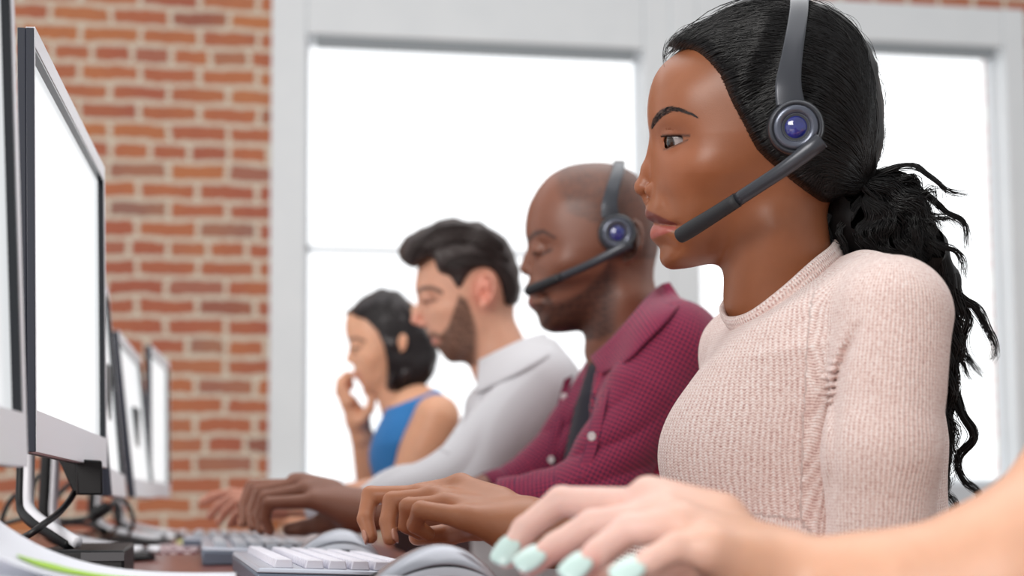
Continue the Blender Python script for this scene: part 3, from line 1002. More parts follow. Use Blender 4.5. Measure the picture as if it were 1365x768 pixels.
# ================================================================ the woman in the pink sweater
rs = np.random.RandomState(7)
m_skinA = skin_mat('deep_brown_skin', 0.40, 0.10)
fW = Frame(1000, 230, 1.27)
outW = spline([(905, 70), (884, 86), (872, 102), (865, 122), (862, 145), (863, 165), (866, 184), (867, 206), (868, 232), (868, 252), (867, 262), (865, 268),
     (862.5, 276), (861, 284), (863, 291), (869, 295), (873.5, 298), (871, 302), (868.5, 309), (869, 317), (875, 325), (881.5, 331), (882, 338), (882, 346), (886, 354), (894, 359), (904, 360),
     (930, 356), (965, 346), (1000, 320), (1035, 285), (1075, 275), (1115, 250), (1140, 200), (1146, 150), (1132, 90), (1090, 45), (1030, 25), (970, 30), (930, 48)], 5, True)
def W_W(x, y):
    w = lin(y, [20, 100, 180, 230, 280, 320, 345, 370], [.074, .0735, .072, .069, .061, .053, .046, .042]) + 0 * x
    w -= .0085 * gb(x, y, 893, 186, 17, 11)           # eye socket
    w -= .0035 * gb(x, y, 900, 200, 16, 9)
    w += .0030 * gb(x, y, 882, 158, 16, 8, -.2)       # brow ridge
    w += .0050 * gb(x, y, 932, 222, 30, 18)           # cheekbone
    w -= .0040 * gb(x, y, 955, 275, 30, 26)           # cheek hollow
    w -= .0035 * gb(x, y, 965, 150, 30, 30)           # temple
    w -= .0050 * gb(x, y, 890, 262, 6, 12, -.5)
    w -= .0030 * gb(x, y, 896, 272, 12, 14, .4)       # beside the nostril
    w -= .0055 * gb(x, y, 905, 300, 7, 5)             # mouth corner
    w -= .0045 * gb(x, y, 888, 324, 14, 5, .3)        # under the lower lip
    w += .0030 * gb(x, y, 902, 345, 18, 10)
    w += .0045 * gb(x, y, 880, 288, 11, 4.5, .25) + .0060 * gb(x, y, 882, 308, 10, 5, -.15)
    w -= .0075 * gb(x, y, 885, 297.5, 16, 1.9, .05)   # line between the lips
    return w
def R_W(x, y):
    return lin(y, [80, 200, 262, 300, 330, 362], [.085, .085, .072, .058, .045, .030]) + 0 * x
h3 = fW.H
nz_ = [rc(h3(880, 196), h3(866, 226), .0055, .0062, k=.012), rc(h3(866, 226), h3(858.5, 247), .0062, .0068, k=.006),
       ell(h3(858, 250.5), fW.R, (.0074, .0082, .0068), k=.006),
       rc(h3(866, 262), h3(864, 266), .004, .004, k=.006)]
for sd in (-1, 1):
    nz_ += [ell(h3(874, 253.5, sd * .0135), fW.R, (.0088, .0056, .0068), k=.0035),
            ell(h3(866.5, 259.5, sd * .0085), fW.R, (.0042, .0028, .0024), k=.003, op='s'),
            ]
eyeW = []
EC = (908.5, 188.5, .0345)
for sd in (-1, 1):
    eyeW.append(ell(h3(EC[0], EC[1], sd * EC[2]), fW.R, (.0138, .0138, .0128), k=.006))
    def cut(Q, sd=sd):
        px, py, lt = fW.to(Q)
        q = Q - h3(EC[0], EC[1], sd * EC[2]).astype(np.float32)
        zu = 183.5 + .0011 * (px - 893) ** 2 * (px > 893) + .06 * (893 - px) * (px < 893)
        zl = 199.0 - .41 * np.clip(px - 893, 0, 60)
        band = np.maximum(np.maximum(zu - py, py - zl), 888.5 + .12 * np.abs(py - 190) - px) * fW.s
        return np.maximum(np.linalg.norm(q, axis=1) - .0175, band).astype(np.float32)
    eyeW.append(Prim(cut, 's', .0008))
    def crease(Q, sd=sd):
        px, py, lt = fW.to(Q)
        line = 174.5 + .010 * (px - 899) ** 2 * (px < 899) + .0035 * (px - 899) ** 2 * (px >= 899)
        q = Q - h3(EC[0], EC[1], sd * EC[2]).astype(np.float32)
        return (np.hypot((py - line) * fW.s * 1.0, np.linalg.norm(q, axis=1) - .0150) - .0007 + .00 * px + np.where((px < 889) | (px > 921), .004, 0)).astype(np.float32)
    eyeW.append(Prim(crease, 's', .0012))
TL = nrm([0.20, 0.98, 0.0])
neckW = [rc(h3(1028, 262), h3(1046, 392), .047, .050, fW.y, .004, .006, k=.018),
         rc(h3(1035, 300, -.040), h3(1004, 400, -.020), .010, .011, k=.03)]
def torsoW(o):
    t = []
    t += [rc(P(1072, 420, 1.255), P(1080, 480, 1.255), .052 - o, .080 - o, TL, .04, .066, k=.03),
          rc(P(1080, 480, 1.255), P(1080, 590, 1.25), .080 - o, .100 - o, TL, .066, .040, k=.03),
          rc(P(1080, 590, 1.25), P(1090, 740, 1.25), .100 - o, .095 - o, TL, .040, .040, k=.03),
          rc(P(1090, 740, 1.25), P(1120, 900, 1.25), .095 - o, .125 - o, TL, .055, .07, k=.03),
          ell(P(993, 612, 1.195), np.stack([fW.x, fW.y, fW.z]), (.072 - o, .062 - o, .068 - o), k=.05),
          ell(P(984, 612, 1.315), np.stack([fW.x, fW.y, fW.z]), (.067 - o, .060 - o, .066 - o), k=.05),
          rc(P(1100, 385, 1.23), P(1186, 418, 1.10), .034 - o, .046 - o, k=.035),
          rc(P(1050, 430, 1.30), P(1003, 475, 1.39), .034 - o, .045 - o, k=.035)]
    t.append(plane_cut(fW.H(968 + o * 900, 440 + o * 1200), fW.x * -100 + fW.z * 147 , k=.012))
    return t
def armW(o):
    return [rc(P(1191, 420, 1.09), P(1176, 600, 1.07), .0440 - o, .0430 - o, k=.012), rc(P(1176, 600, 1.07), P(1166, 800, 1.07), .0430 - o, .040 - o, k=.02),
            rc(P(1166, 800, 1.07), P(960, 762, 1.10), .040 - o, .034 - o, k=.012), rc(P(960, 762, 1.10), P(735, 716, 1.14), .034 - o, .0275 - o, k=.012)]
def armWf(o):
    return [rc(P(1003, 470, 1.39), P(1040, 760, 1.37), .045 - o, .038 - o, k=.03), rc(P(1040, 760, 1.37), P(890, 830, 1.32), .036 - o, .028 - o, k=.015)]
# left hand on the keyboard (pixel joints)
wrW = P(700, 704, 1.145)
fgs = []
def FP(*a): return [P(*q) for q in a]
fgs.append((FP((560, 661, 1.20), (494, 660, 1.215), (487, 692, 1.20), (494, 716, 1.19)), (.0090, .0078, .0070, .0060)))
fgs.append((FP((578, 664, 1.175), (523, 668, 1.185), (517, 696, 1.175), (520, 718, 1.165)), (.0092, .0080, .0072, .0062)))
fgs.append((FP((596, 674, 1.150), (545, 676, 1.16), (543, 700, 1.165), (560, 710, 1.17)), (.0092, .0080, .0072, .0064)))
fgs.append((FP((618, 690, 1.125), (561, 680, 1.125), (553, 700, 1.14), (571, 712, 1.15)), (.0090, .0074, .0066, .0058)))
thumbW = (FP((640, 700, 1.20), (600, 712, 1.225), (556, 716, 1.22)), (.012, .0095, .0075))
handW = [rc(P(735, 716, 1.14), wrW, .0245, .0215, fW.y, .004, .008, k=.012)]
for (pt_, r_), kk in zip(fgs, (0, 1, 2, 3)):
    handW.append(rc(wrW + fW.y * (.012 - .008 * kk), pt_[0], .0175, r_[0] * 1.12, k=.014))
handW.append(rc(P(664, 672, 1.17), P(614, 648, 1.20), .0150, .0100, k=.012))
handW.append(rc(P(614, 648, 1.20), P(555, 656, 1.215), .0090, .0075, k=.008))
handW.append(rc(wrW, thumbW[0][0], .015, .012, k=.014))
for pt_, r_ in fgs: handW += finger(pt_, r_, .0022)
handW += finger(*thumbW, .003)
handW += [rc(P(890, 830, 1.32), P(800, 846, 1.30), .022, .018, k=.01)] + [rc(P(800, 846, 1.30 - .012 * i), P(745, 862, 1.31 - .018 * i), .0095, .007, k=.004) for i in range(4)] + [rc(P(820, 842, 1.30), P(775, 840, 1.24), .010, .008, k=.005)]

SKA = np.array(srgb(142, 87, 57))
def colsW(V, px, py, lat):
    C = np.tile(SKA, (len(V), 1)); L = np.abs(lat)
    hd = (py < 420) & (px > 840) & (px < 1160)
    f = lambda w: np.where(hd, w, 0)
    C = blend(C, f(.25 * gb(px, py, 895, 215, 60, 40)), srgb(176, 100, 62))
    C = blend(C, f(.30 * gb(px, py, 900, 178, 20, 9)), srgb(104, 56, 38))
    C = blend(C, np.where((px < 760) & (py > 600), .8, 0), srgb(186, 122, 86))
    # lips
    up = f(np.clip((px < 908) * (1 - np.abs((py - (286 + .30 * np.clip(px - 861, 0, 60))) / (9.5 - .13 * np.clip(px - 861, 0, 60)).clip(.5)) ** 3) * 2, 0, 1) * (L < .06) * (py < 298.5) * (py > 275))
    C = blend(C, .9 * up, srgb(108, 52, 48))
    lo_ = f(np.clip((px < 906) * (1 - np.abs((py - (310 - .22 * np.clip(px - 868, 0, 60))) / (11.5 - .25 * np.clip(px - 868, 0, 60)).clip(.5)) ** 3) * 2, 0, 1) * (L < .06) * (py >= 298.5) * (py < 324))
    C = blend(C, .9 * lo_, srgb(170, 90, 82))
    # brow
    bl = np.interp(px, [869, 876, 885, 897, 910, 924, 932], [171, 162, 154, 149, 151, 156, 161])
    bw = np.interp(px, [868, 872, 885, 897, 910, 924, 932], [0, 6.5, 6.0, 4.0, 2.4, 1.6, .6])
    C = blend(C, f(.86 * np.clip((bw - np.abs(py - bl)) / 2.0 + .3, 0, 1) * (px > 868) * (px < 934) * (L > .006)), srgb(46, 28, 22))
    # eyeliner around the opening
    C = blend(C, f(.9 * np.clip(1 - np.abs(py - (182.6 + .0011 * (px - 893) ** 2)) / 2.6, 0, 1) * (px > 885) * (px < 923)), srgb(20, 12, 12))
    C = blend(C, f(.75 * np.clip(1 - np.abs(py - (200 - .41 * np.clip(px - 893, 0, 60))) / 1.9, 0, 1) * (px > 887) * (px < 921)), srgb(26, 14, 13))
    return C
loW = np.minimum(P(470, 880, 1.35), P(480, 640, 1.0)); 
bb = np.array([P(460, 900, 1.4), P(1290, 880, 1.02), P(1290, 20, 1.20), P(840, 20, 1.40), P(1150, 420, 1.0), P(480, 620, 1.05), P(1150, 400, 1.48)])
h3f = [fW.H(a, b, c) for a, b, c in ((845, 60, -.08), (925, 370, .08))]
fineX = (min(p[0] for p in h3f), max(p[0] for p in h3f) + .0, .0013)
fineZ = (fW.H(900, 365, 0)[2], fW.H(900, 120, 0)[2], .0013)
fy = [fW.H(900, 200, -.06)[1], fW.H(900, 200, .05)[1]]
womanA, infW, nv = head_body('person', 'woman in a ribbed pink sweater with a long wavy black ponytail, typing', 'person', fW, outW, W_W, R_W,
    nz_ + eyeW + neckW + [Prim(uni(torsoW(.013)), 'u', .02)] + armWf(.006) + armW(.012) + handW, colsW, bb.min(0), bb.max(0), .0024,
    ([fineX], [(min(fy), max(fy), .0013)], [fineZ]), m_skinA)
nail_mesh(nails_for(fgs[:2] , .9), 'fingernail', mat('natural_nail', srgb(196, 140, 118), 0.25), womanA)
for sd in (-1, 1):
    eyeball(fW, EC[0], EC[1], sd * EC[2], .0128, womanA, -fW.x - .30 * fW.z - .72 * fW.y, irs=.54)
# lashes and brow hairs
m_lash = mat('lash_black', srgb(14, 10, 10), 0.5)
ls = []
for i in range(26):
    x = 888 + 30 * (i / 25); y = 184 + .0011 * (x - 893) ** 2
    lt = -(EC[2] + math.sqrt(max(0, .0139 ** 2 - ((x - EC[0]) * fW.s) ** 2)))
    a = fW.H(x, y, lt); 
    l = 5.5 - 2.0 * i / 25
    ls.append(np.array([a, fW.H(x - l * .55, y + l * .1, lt - .0016), fW.H(x - l * 1.0, y - l * .30, lt - .0026)]))
strands('eyelashes', ls, .00034, m_lash, womanA); ls = []
for i in range(12):
    ls.append(np.array([fW.H(866 + .2 * i, 203 + i * .2, .034), fW.H(860 + .2 * i, 205, .036), fW.H(858 + .2 * i, 203.5, .037)]))
strands('eyelashes', ls, .00020, m_lash, womanA)
bh = []
for i in range(240):
    t = rs.uniform(0, 1); x = 870 + 60 * t ** 1.2
    bl = np.interp(x, [869, 876, 885, 897, 910, 924, 932], [171, 162, 154, 149, 151, 156, 161]); bw = np.interp(x, [868, 872, 885, 897, 910, 924, 932], [3, 5.5, 5.0, 3.2, 2.0, 1.2, .5])
    y = bl + rs.uniform(-1, 1) * bw; an = -1.0 + 1.5 * min(1, (x - 869) / 45) + rs.normal() * .15
    pts = []
    for q in (0, .5, 1):
        xx, yy = x + q * 5 * math.cos(an), y + q * 5 * math.sin(an)
        pts.append(fW.H(xx, yy, -float(infW.lat(xx, yy)[0]) - .0006))
    bh.append(np.array(pts))
strands('eyebrow', bh, .00016, m_lash, womanA)
# teeth just visible between the lips
tm = MB(); tm.tube([h3(877, 297.0, a) for a in (-.010, -.005, 0)], .0018, 8); tm.build('teeth', mat('tooth', srgb(225, 215, 205), .3), womanA, smooth=True)

# ---- sweater
m_knit = mat('pink_rib_knit', srgb(214, 180, 172), 0.9, sheen=0.35, spec=0.15)
g = N(m_knit); at = g.attr('uvw'); sp = g.n('SeparateXYZ'); g.l(at.outputs['Vector'], sp.inputs[0]); tcx = g.n('TexCoord')
wn = g.noise(22, 2, tcx.outputs['Object'])
uu = g.math('ADD', sp.outputs[0], g.math('MULTIPLY', g.math('SUBTRACT', wn.outputs[0], 0.5), 0.006))
rib = g.math('SINE', g.math('MULTIPLY', uu, 2 * math.pi / 0.0033))
rib01 = g.math('ADD', g.math('MULTIPLY', rib, 0.5), 0.5)
st_ = g.math('SINE', g.math('ADD', g.math('MULTIPLY', sp.outputs[1], 2 * math.pi / 0.0024), g.math('MULTIPLY', rib, 1.4)))
n1 = g.noise(420, 3, tcx.outputs['Object'], 0.7); n2 = g.noise(1500, 2, tcx.outputs['Object'])
f1 = g.math('ADD', g.math('MULTIPLY', rib01, 0.17), g.math('MULTIPLY', n1.outputs[0], 0.85))
f1 = g.math('ADD', f1, g.math('MULTIPLY', st_, 0.09))
g.l(g.ramp(f1, [(0.26, srgb(186, 144, 138)), (0.44, srgb(226, 198, 190)), (0.60, srgb(240, 221, 215)), (0.78, srgb(250, 241, 238))]), g.b.inputs['Base Color'])
hgt = g.math('ADD', g.math('ADD', rib01, g.math('MULTIPLY', st_, 0.30)), g.math('MULTIPLY', n2.outputs[0], 0.5))
g.bump(hgt, 0.55, 0.0012)
def line_x(py): return np.interp(py, [380, 430, 470, 500, 545, 620, 720], [1162, 1146, 1128, 1118, 1113, 1111, 1100])
def armpit(Q):
    """knit creases gathered at the armhole and the fold between sleeve and body"""
    px, py, d_ = pixels(Q)
    near = np.clip((1.30 - d_) / .04, 0, 1)
    dx = px - line_x(py)
    w = np.exp(-((dx + 12) / 15) ** 2 - ((py - 508) / 34) ** 2) * (dx < 6)
    arcs = py - 470 + .020 * (dx + 14) ** 2
    groove = np.exp(-(dx / 7.5) ** 2) * np.clip((py - 425) / 40, 0, 1) * np.interp(py, [470, 540, 600], [.95, .6, .38])
    bulge = np.exp(-((dx + 24) / 16) ** 2 - ((py - 500) / 45) ** 2)
    return (near * (-.0013 * w * np.sin(arcs * 2 * math.pi / 10.5) + .0070 * groove - .0030 * bulge)).astype(np.float32)
sw = torsoW(0) + armWf(0)[:1]
armS = armW(0); armS[0].k = .004; armS[1].k = .004
sleeve_end = P(790, 727, 1.13)
swp = sw + [armWf(0)[1], Prim(uni([Prim(p.fn, p.op, .012) for p in armS] + [plane_cut(P(765, 722, 1.135), P(700, 705, 1.14) - P(800, 729, 1.13))]), 'u', .006),
            Prim(armpit, 'd'), folds(.0011, 34, 3)]
axT = (P(1085, 380, 1.25), P(1085, 900, 1.25), -fW.x, .10, 0.0)
sweater = garment('sweater', swp, np.minimum(bb.min(0), P(735, 900, 1.0)), bb.max(0), .0021, m_knit, womanA,
    [axT, (P(1191, 380, 1.09), P(1166, 800, 1.07), -fW.x, .046, .4), (P(1166, 800, 1.07), P(735, 716, 1.14), fW.z, .036, .8), (P(1003, 440, 1.39), P(1040, 760, 1.37), -fW.x, .045, 1.3)])
ring = spline([P(1118, 333, 1.25), P(1090, 358, 1.205), (P(1045, 398, 1.185)), P(1003, 428, 1.20), P(974, 433, 1.24), P(968, 415, 1.285), P(1000, 380, 1.325), P(1060, 335, 1.325), P(1105, 318, 1.29)], 8, True)
cm = MB(); Vr = []; kR = len(ring); cen = ring.mean(0)
for i in range(kR):
    t = nrm(ring[(i + 1) % kR] - ring[i - 1]); out_ = ring[i] - cen; out_ = nrm(out_ - t * (out_ @ t)); up_ = np.cross(t, out_); 
    if up_ @ np.array([-.45, 0, 1]) < 0: up_ = -up_
    for (aa, b_) in ((-.0028, -.009), (.0012, -.010), (.0026, -.004), (.0024, .004), (.0008, .0085), (-.0018, .0085), (-.0030, .004)):
        Vr.append(ring[i] + out_ * (aa) + up_ * b_)
cm.add(Vr, [(i * 7 + j, i * 7 + (j + 1) % 7, ((i + 1) % kR) * 7 + (j + 1) % 7, ((i + 1) % kR) * 7 + j) for i in range(kR) for j in range(7)])
co = cm.build('collar_band', m_knit, womanA, smooth=True)
rl = np.repeat(np.concatenate([[0], np.cumsum(np.linalg.norm(np.diff(ring, axis=0), axis=1))]), 7)
set_vec(co.data, np.stack([rl, np.tile(np.linspace(0, .02, 7), kR), rl * 0], -1))

# ---- hair
m_hair = mat('black_hair', srgb(13, 11, 12), 0.38, spec=0.45)
m_hairb = mat('black_hair_base', srgb(14, 12, 13), 0.6, spec=0.25)
inner = spline([(884, 80), (895, 76), (909, 79), (930, 90), (950, 113), (964, 138), (978, 165), (990, 187), (1002, 206), (1022, 226), (1040, 240), (1066, 262), (1092, 277), (1124, 271)], 4)
outerH = spline([(1124, 271), (1146, 256), (1158, 236), (1167, 210), (1171, 175), (1167, 130), (1155, 85), (1132, 46), (1100, 20), (1060, 6), (1015, 5), (980, 11), (950, 26), (920, 40), (898, 52), (886, 66), (884, 80)], 5)
def WH(x, y): return lin(y, [0, 100, 180, 240, 290], [.084, .088, .088, .080, .066]) + .002 * np.sin(x / 9. + y / 23.) + 0 * x
hairI = Inflate(fW, outerH, inner, WH, lambda x, y: .085 + 0 * x, Rin=.013)
hb_ = [hairI.prim, Prim(lambda Q: wnoise(Q, 150, 5).astype(np.float32) * .0004, 'd')]
V, Q = prims_mesh('hair', hb_, np.array([fW.H(x, y, l) for x in (870, 1185) for y in (0, 290) for l in (-.095, .095)]).min(0) - .01,
                  np.array([fW.H(x, y, l) for x in (870, 1185) for y in (-5, 290) for l in (-.095, .095)]).max(0) + .01, .0028)
hairW = link_mesh('hair', raw_mesh('hair', V, Q), m_hairb, womanA)
TIE = (1152, 243)
def fam(t, j):
    """t 0..1 from the forehead top over to the nape"""
    A = inner[int(t * (len(inner) - 1))] + np.abs(j) * np.array([1.0, -1.0]) + np.array([-1.2, .8])
    c1x = np.interp(t, [0, .15, .4, .7, 1], [925, 985, 1040, 1070, 1110]) ; c1y = np.interp(t, [0, .15, .4, .7, 1], [42, 52, 110, 200, 262])
    c2x = np.interp(t, [0, .15, .4, .7, 1], [1030, 1080, 1100, 1110, 1130]); c2y = np.interp(t, [0, .15, .4, .7, 1], [14, 55, 130, 215, 258])
    c3x = np.interp(t, [0, .15, .4, .7, 1], [1130, 1140, 1140, 1135, 1140]); c3y = np.interp(t, [0, .15, .4, .7, 1], [70, 110, 180, 232, 252])
    J = rs.normal(size=2) * 6
    return np.array([A, (c1x + J[0], c1y + J[1]), (c2x + J[0], c2y + J[1]), (c3x + J[0] * .6, c3y + J[1] * .6), (TIE[0] - 2 + rs.normal() * 4, TIE[1] + rs.normal() * 6)])
p2 = [fam(rs.uniform(0, 1), rs.normal(size=2)) for _ in range(5200)]
sA = surf_strands(hairI, None, p2[:3400], .0030, 20, rs, 2.4, .0002) + surf_strands(hairI, None, p2[3400:], .0036, 24, rs, 4.2, .0006)
sB = surf_strands(hairI, None, p2[:700], .0022, 16, rs, 1.6, .0002, side=1)
strands('hair_strand_layer', sA + sB, .00042, m_hair, hairW)
# fine baby hairs at the hairline and loose hairs against the window
lo2 = []
for _ in range(0):
    t = rs.uniform(0, .75); a = inner[int(t * (len(inner) - 1))]
    b_ = a + np.array([-1.0 + 2 * t, 1.5]) + rs.normal(size=2) * 1.2; c_ = a + np.array([8, -6]) + rs.normal(size=2) * 3
    pts = spline([b_, a, c_], 5)
    lo2.append(np.array([fW.H(x, y, -float(max(infW.lat(x, y)[0], hairI.lat(x, y)[0])) - .0007) for x, y in pts]))
for _ in range(150):
    k = rs.randint(8, len(outerH) - 2); a = outerH[k]; nxt = outerH[k + 1] - outerH[k - 1]; nxt = -nxt / np.linalg.norm(nxt); nn = np.array([nxt[1], -nxt[0]])
    L_ = rs.uniform(18, 50); hgt_ = rs.uniform(0, 4.0)
    pts = [a + nxt * L_ * q - nn * 0 + np.array([0, 0]) for q in np.linspace(-.5, .5, 9)]
    lt = rs.uniform(-.03, .03)
    cc = np.array([1030, 150])
    pts = [p + (p - cc) / np.linalg.norm(p - cc) * (hgt_ * math.sin(math.pi * q) - 1.0) - (p - cc) / np.linalg.norm(p - cc) * .5 * L_ * .5 * (2 * q - 1) ** 2 * .3 for p, q in zip(pts, np.linspace(0, 1, 9))]
    lo2.append(np.array([fW.H(p[0], p[1], lt) for p in pts]))
strands('flyaway_hair', lo2, .00016, m_hair, hairW)
# ponytail: core volume and wavy locks
core = [rc(h3(1136, 246), h3(1150, 262), .020, .022, fW.y, .010, k=.01), ell(h3(1176, 282), fW.R, (.030, .028, .032), k=.02),
        ell(h3(1136, 300), fW.R, (.024, .024, .026), k=.02), ell(h3(1182, 320), fW.R, (.030, .026, .020), k=.02), rc(h3(1200, 290), h3(1228, 332), .020, .017, k=.02),
        rc(h3(1232, 332, .01), h3(1258, 380, .02), .018, .014, k=.012), rc(h3(1258, 380, .02), h3(1265, 520, .03), .014, .0135, k=.012), rc(h3(1265, 520, .03), h3(1263, 670, .03), .0135, .012, k=.012),
        Prim(lambda Q: wnoise(Q, 190, 9).astype(np.float32) * .0022, 'd')]
V, Q = prims_mesh('ponytail', core, np.minimum(h3(1100, 720, .1), h3(1100, 720, -.1)) - .01, np.maximum(h3(1320, 215, .1), h3(1300, 215, -.1)) + .01, .0030)
pony = link_mesh('ponytail', raw_mesh('ponytail', V, Q), m_hairb, womanA)
locks = []
def lock(pts, r0, r1, n, lat0=0.0, lat1=0.0, wave=3.0, wl=60, jit=.5, fan=1.0):
    c = spline(pts, 10); L = np.concatenate([[0], np.cumsum(np.linalg.norm(np.diff(c, axis=0), axis=1))]); tot = L[-1]
    np_ = max(14, int(tot / 7))
    for _ in range(n):
        end = 1.0 if rs.uniform() < .7 else rs.uniform(.6, 1.0)
        t = np.linspace(0, end * tot, np_)
        x = np.interp(t, L, c[:, 0]); y = np.interp(t, L, c[:, 1])
        tx = np.gradient(x); ty = np.gradient(y); q = np.hypot(tx, ty) + 1e-6; nx_, ny_ = -ty / q, tx / q
        rr = r0 + (r1 - r0) * (t / tot)
        a0 = rs.uniform(0, 6.28); ra = math.sqrt(rs.uniform(0, 1))
        tw = a0 + t / 90.0
        offn = rr * ra * np.cos(tw); offl = rr * ra * np.sin(tw)
        ph = rs.normal() * jit
        off2 = wave * np.sin(t * 2 * math.pi / wl + ph) * np.clip(t / 50, 0, 1)
        x = x + nx_ * (offn + off2) + rs.normal() * fan * (t / tot) ** 2; y = y + ny_ * (offn + off2) + rs.normal() * fan * (t / tot) ** 2
        lat = lat0 + (lat1 - lat0) * t / tot + offl * fW.s + wave * fW.s * np.cos(t * 2 * math.pi / wl + ph) * np.clip(t / 50, 0, 1)
        locks.append(np.array([fW.H(a, b, l) for a, b, l in zip(x, y, lat)]))
T0 = (1140, 240)
# loops over the gathered tail
for _ in range(34):
    a = rs.uniform(-.5, 1.0); L_ = rs.uniform(60, 115)
    e = np.array([1165 + 60 * math.cos(a) * L_ / 90, 262 + 66 * math.sin(a + .25) * L_ / 90])
    mid = (np.array(T0) + e) / 2 + rs.normal(size=2) * 12 + np.array([4, -8])
    lock([T0, mid, e, e + np.array([10, 26]) + rs.normal(size=2) * 9], 6, 5, 22, rs.uniform(-.026, .01), rs.uniform(-.036, .0), 3.5, rs.uniform(36, 60), .5, 4)
for _ in range(10):
    x = rs.uniform(1112, 1175)
    lock([(1145, 262), (x + 12, 285), (x, 310), (x + 14, 334 + rs.uniform(-6, 8)), (x + 34, 338)], 6, 5, 20, -.024, -.030, 3, 40, .5, 3)
lock([(1106, 284), (1100, 300), (1108, 318), (1122, 330), (1140, 338)], 5, 4, 40, -.012, -.02, 2.5, 34, .7, 3)
lock([T0, (1165, 232), (1190, 224), (1212, 222), (1232, 236), (1252, 254), (1279, 256)], 6, 1.2, 36, -.01, -.02, 1.5, 70, .5, 2)
lock([T0, (1175, 236), (1200, 236), (1222, 256), (1250, 276), (1272, 290), (1280, 308), (1284, 328)], 7, 1.5, 40, -.01, 0, 2.0, 60, .5, 3)
lock([T0, (1185, 246), (1215, 262), (1235, 285), (1262, 292), (1272, 300)], 7, 2, 36, -.02, -.01, 3.0, 48, .5, 4)
lock([T0, (1190, 262), (1222, 290), (1240, 318), (1262, 330), (1278, 345), (1284, 368)], 8, 1.6, 40, -.02, 0, 2.5, 60, .5, 3)
lock([(1160, 255), (1205, 285), (1236, 325), (1256, 365), (1280, 395), (1308, 418), (1322, 445), (1325, 470), (1322, 476)], 10, 2.0, 70, -.01, .01, 3.0, 74, .4, 3)
lock([(1180, 285), (1225, 318), (1252, 360), (1276, 392), (1290, 420), (1286, 448), (1298, 478), (1312, 502)], 9, 1.5, 60, 0, .02, 3.0, 70, .4, 3)
lock([(1190, 295), (1235, 345), (1256, 400), (1266, 440), (1278, 470), (1272, 510), (1290, 545), (1305, 580), (1290, 612), (1300, 645), (1318, 668), (1302, 694)], 9, 4.0, 90, 0, .02, 3.0, 88, .3, 2)
lock([(1235, 345), (1258, 420), (1266, 480), (1262, 540), (1272, 590), (1262, 640), (1284, 670), (1286, 702)], 9, 3.5, 70, .01, .02, 4.5, 76, .4, 3)
lock([(1235, 345), (1252, 430), (1256, 520), (1262, 580), (1254, 630), (1266, 670), (1262, 704)], 9, 6, 80, .02, .03, 4.0, 70, .6, 4)
lock([(1245, 380), (1262, 440), (1288, 488), (1300, 502)], 6, 1.4, 30, .0, .01, 3.0, 60, .4, 3)
lock([(1250, 500), (1256, 570), (1262, 620), (1252, 660), (1262, 690)], 8, 6, 60, -.01, .0, 4.0, 66, .6, 4)
for _ in range(7):
    x0 = rs.uniform(1256, 1272); y0 = rs.uniform(350, 480)
    lock([(x0 - 6, y0), (x0 + 6, y0 + 60), (x0 - 2 + rs.normal() * 4, y0 + 120), (x0 + 10 + rs.normal() * 4, y0 + 180), (x0 + rs.normal() * 6, min(700, y0 + 235))], 9, 5, 34, .0, .015, rs.uniform(4, 7), rs.uniform(58, 84), .6, 5)
strands('ponytail_locks', locks, .00044, m_hair, pony, tip=.12)
tie = MB(); tie.lathe(h3(1146, 245), nrm(h3(1165, 262) - h3(1130, 232)), [(.013, -.005), (.0165, -.002), (.0165, .002), (.013, .005)], 32)
tie.build('hair_tie', m_lash, pony, smooth=True)

# ---- headset of the woman
latB = lambda x, y: -(float(hairI.lat(x, y)[0]) + .0025)
band = [(1046, 148, -.103, .0115), (1043, 125, -.100, .0105), (1046, 95, latB(1046, 95) - .003, .0088), (1051, 60, latB(1051, 60) - .002, .0080), (1055, 30, latB(1055, 30) - .002, .0078), (1056, 12, -.030, .0078), (1056, 3.0, 0, .0080),
        (1056, 12, .030, .0078), (1055, 30, -latB(1055, 30) + .002, .0078), (1050, 90, .092, .008), (1048, 150, .095, .009)]
boomW = [(1083, 192, -.120, .0072), (1070, 203, -.121, .0072), (1040, 226, -.117, .0062), (1005, 250, -.106, .0060), (965, 277, -.088, .0062), (925, 303, -.070, .0068), (909, 313, -.064, .0060)]
hsW = headset('black headset with round blue lens worn by the woman in pink', fW, (1053, 176), .0225, .100, band, boomW)
cp = MB(); cp.tube([fW.H(1054, 16, -.034), fW.H(1055, 7, -.022), fW.H(1056, 1.5, 0), fW.H(1055, 7, .022)], .0098, 12, flat=(fW.z, .35)); cp.build('band_pad', m_hs2, hsW, smooth=True)
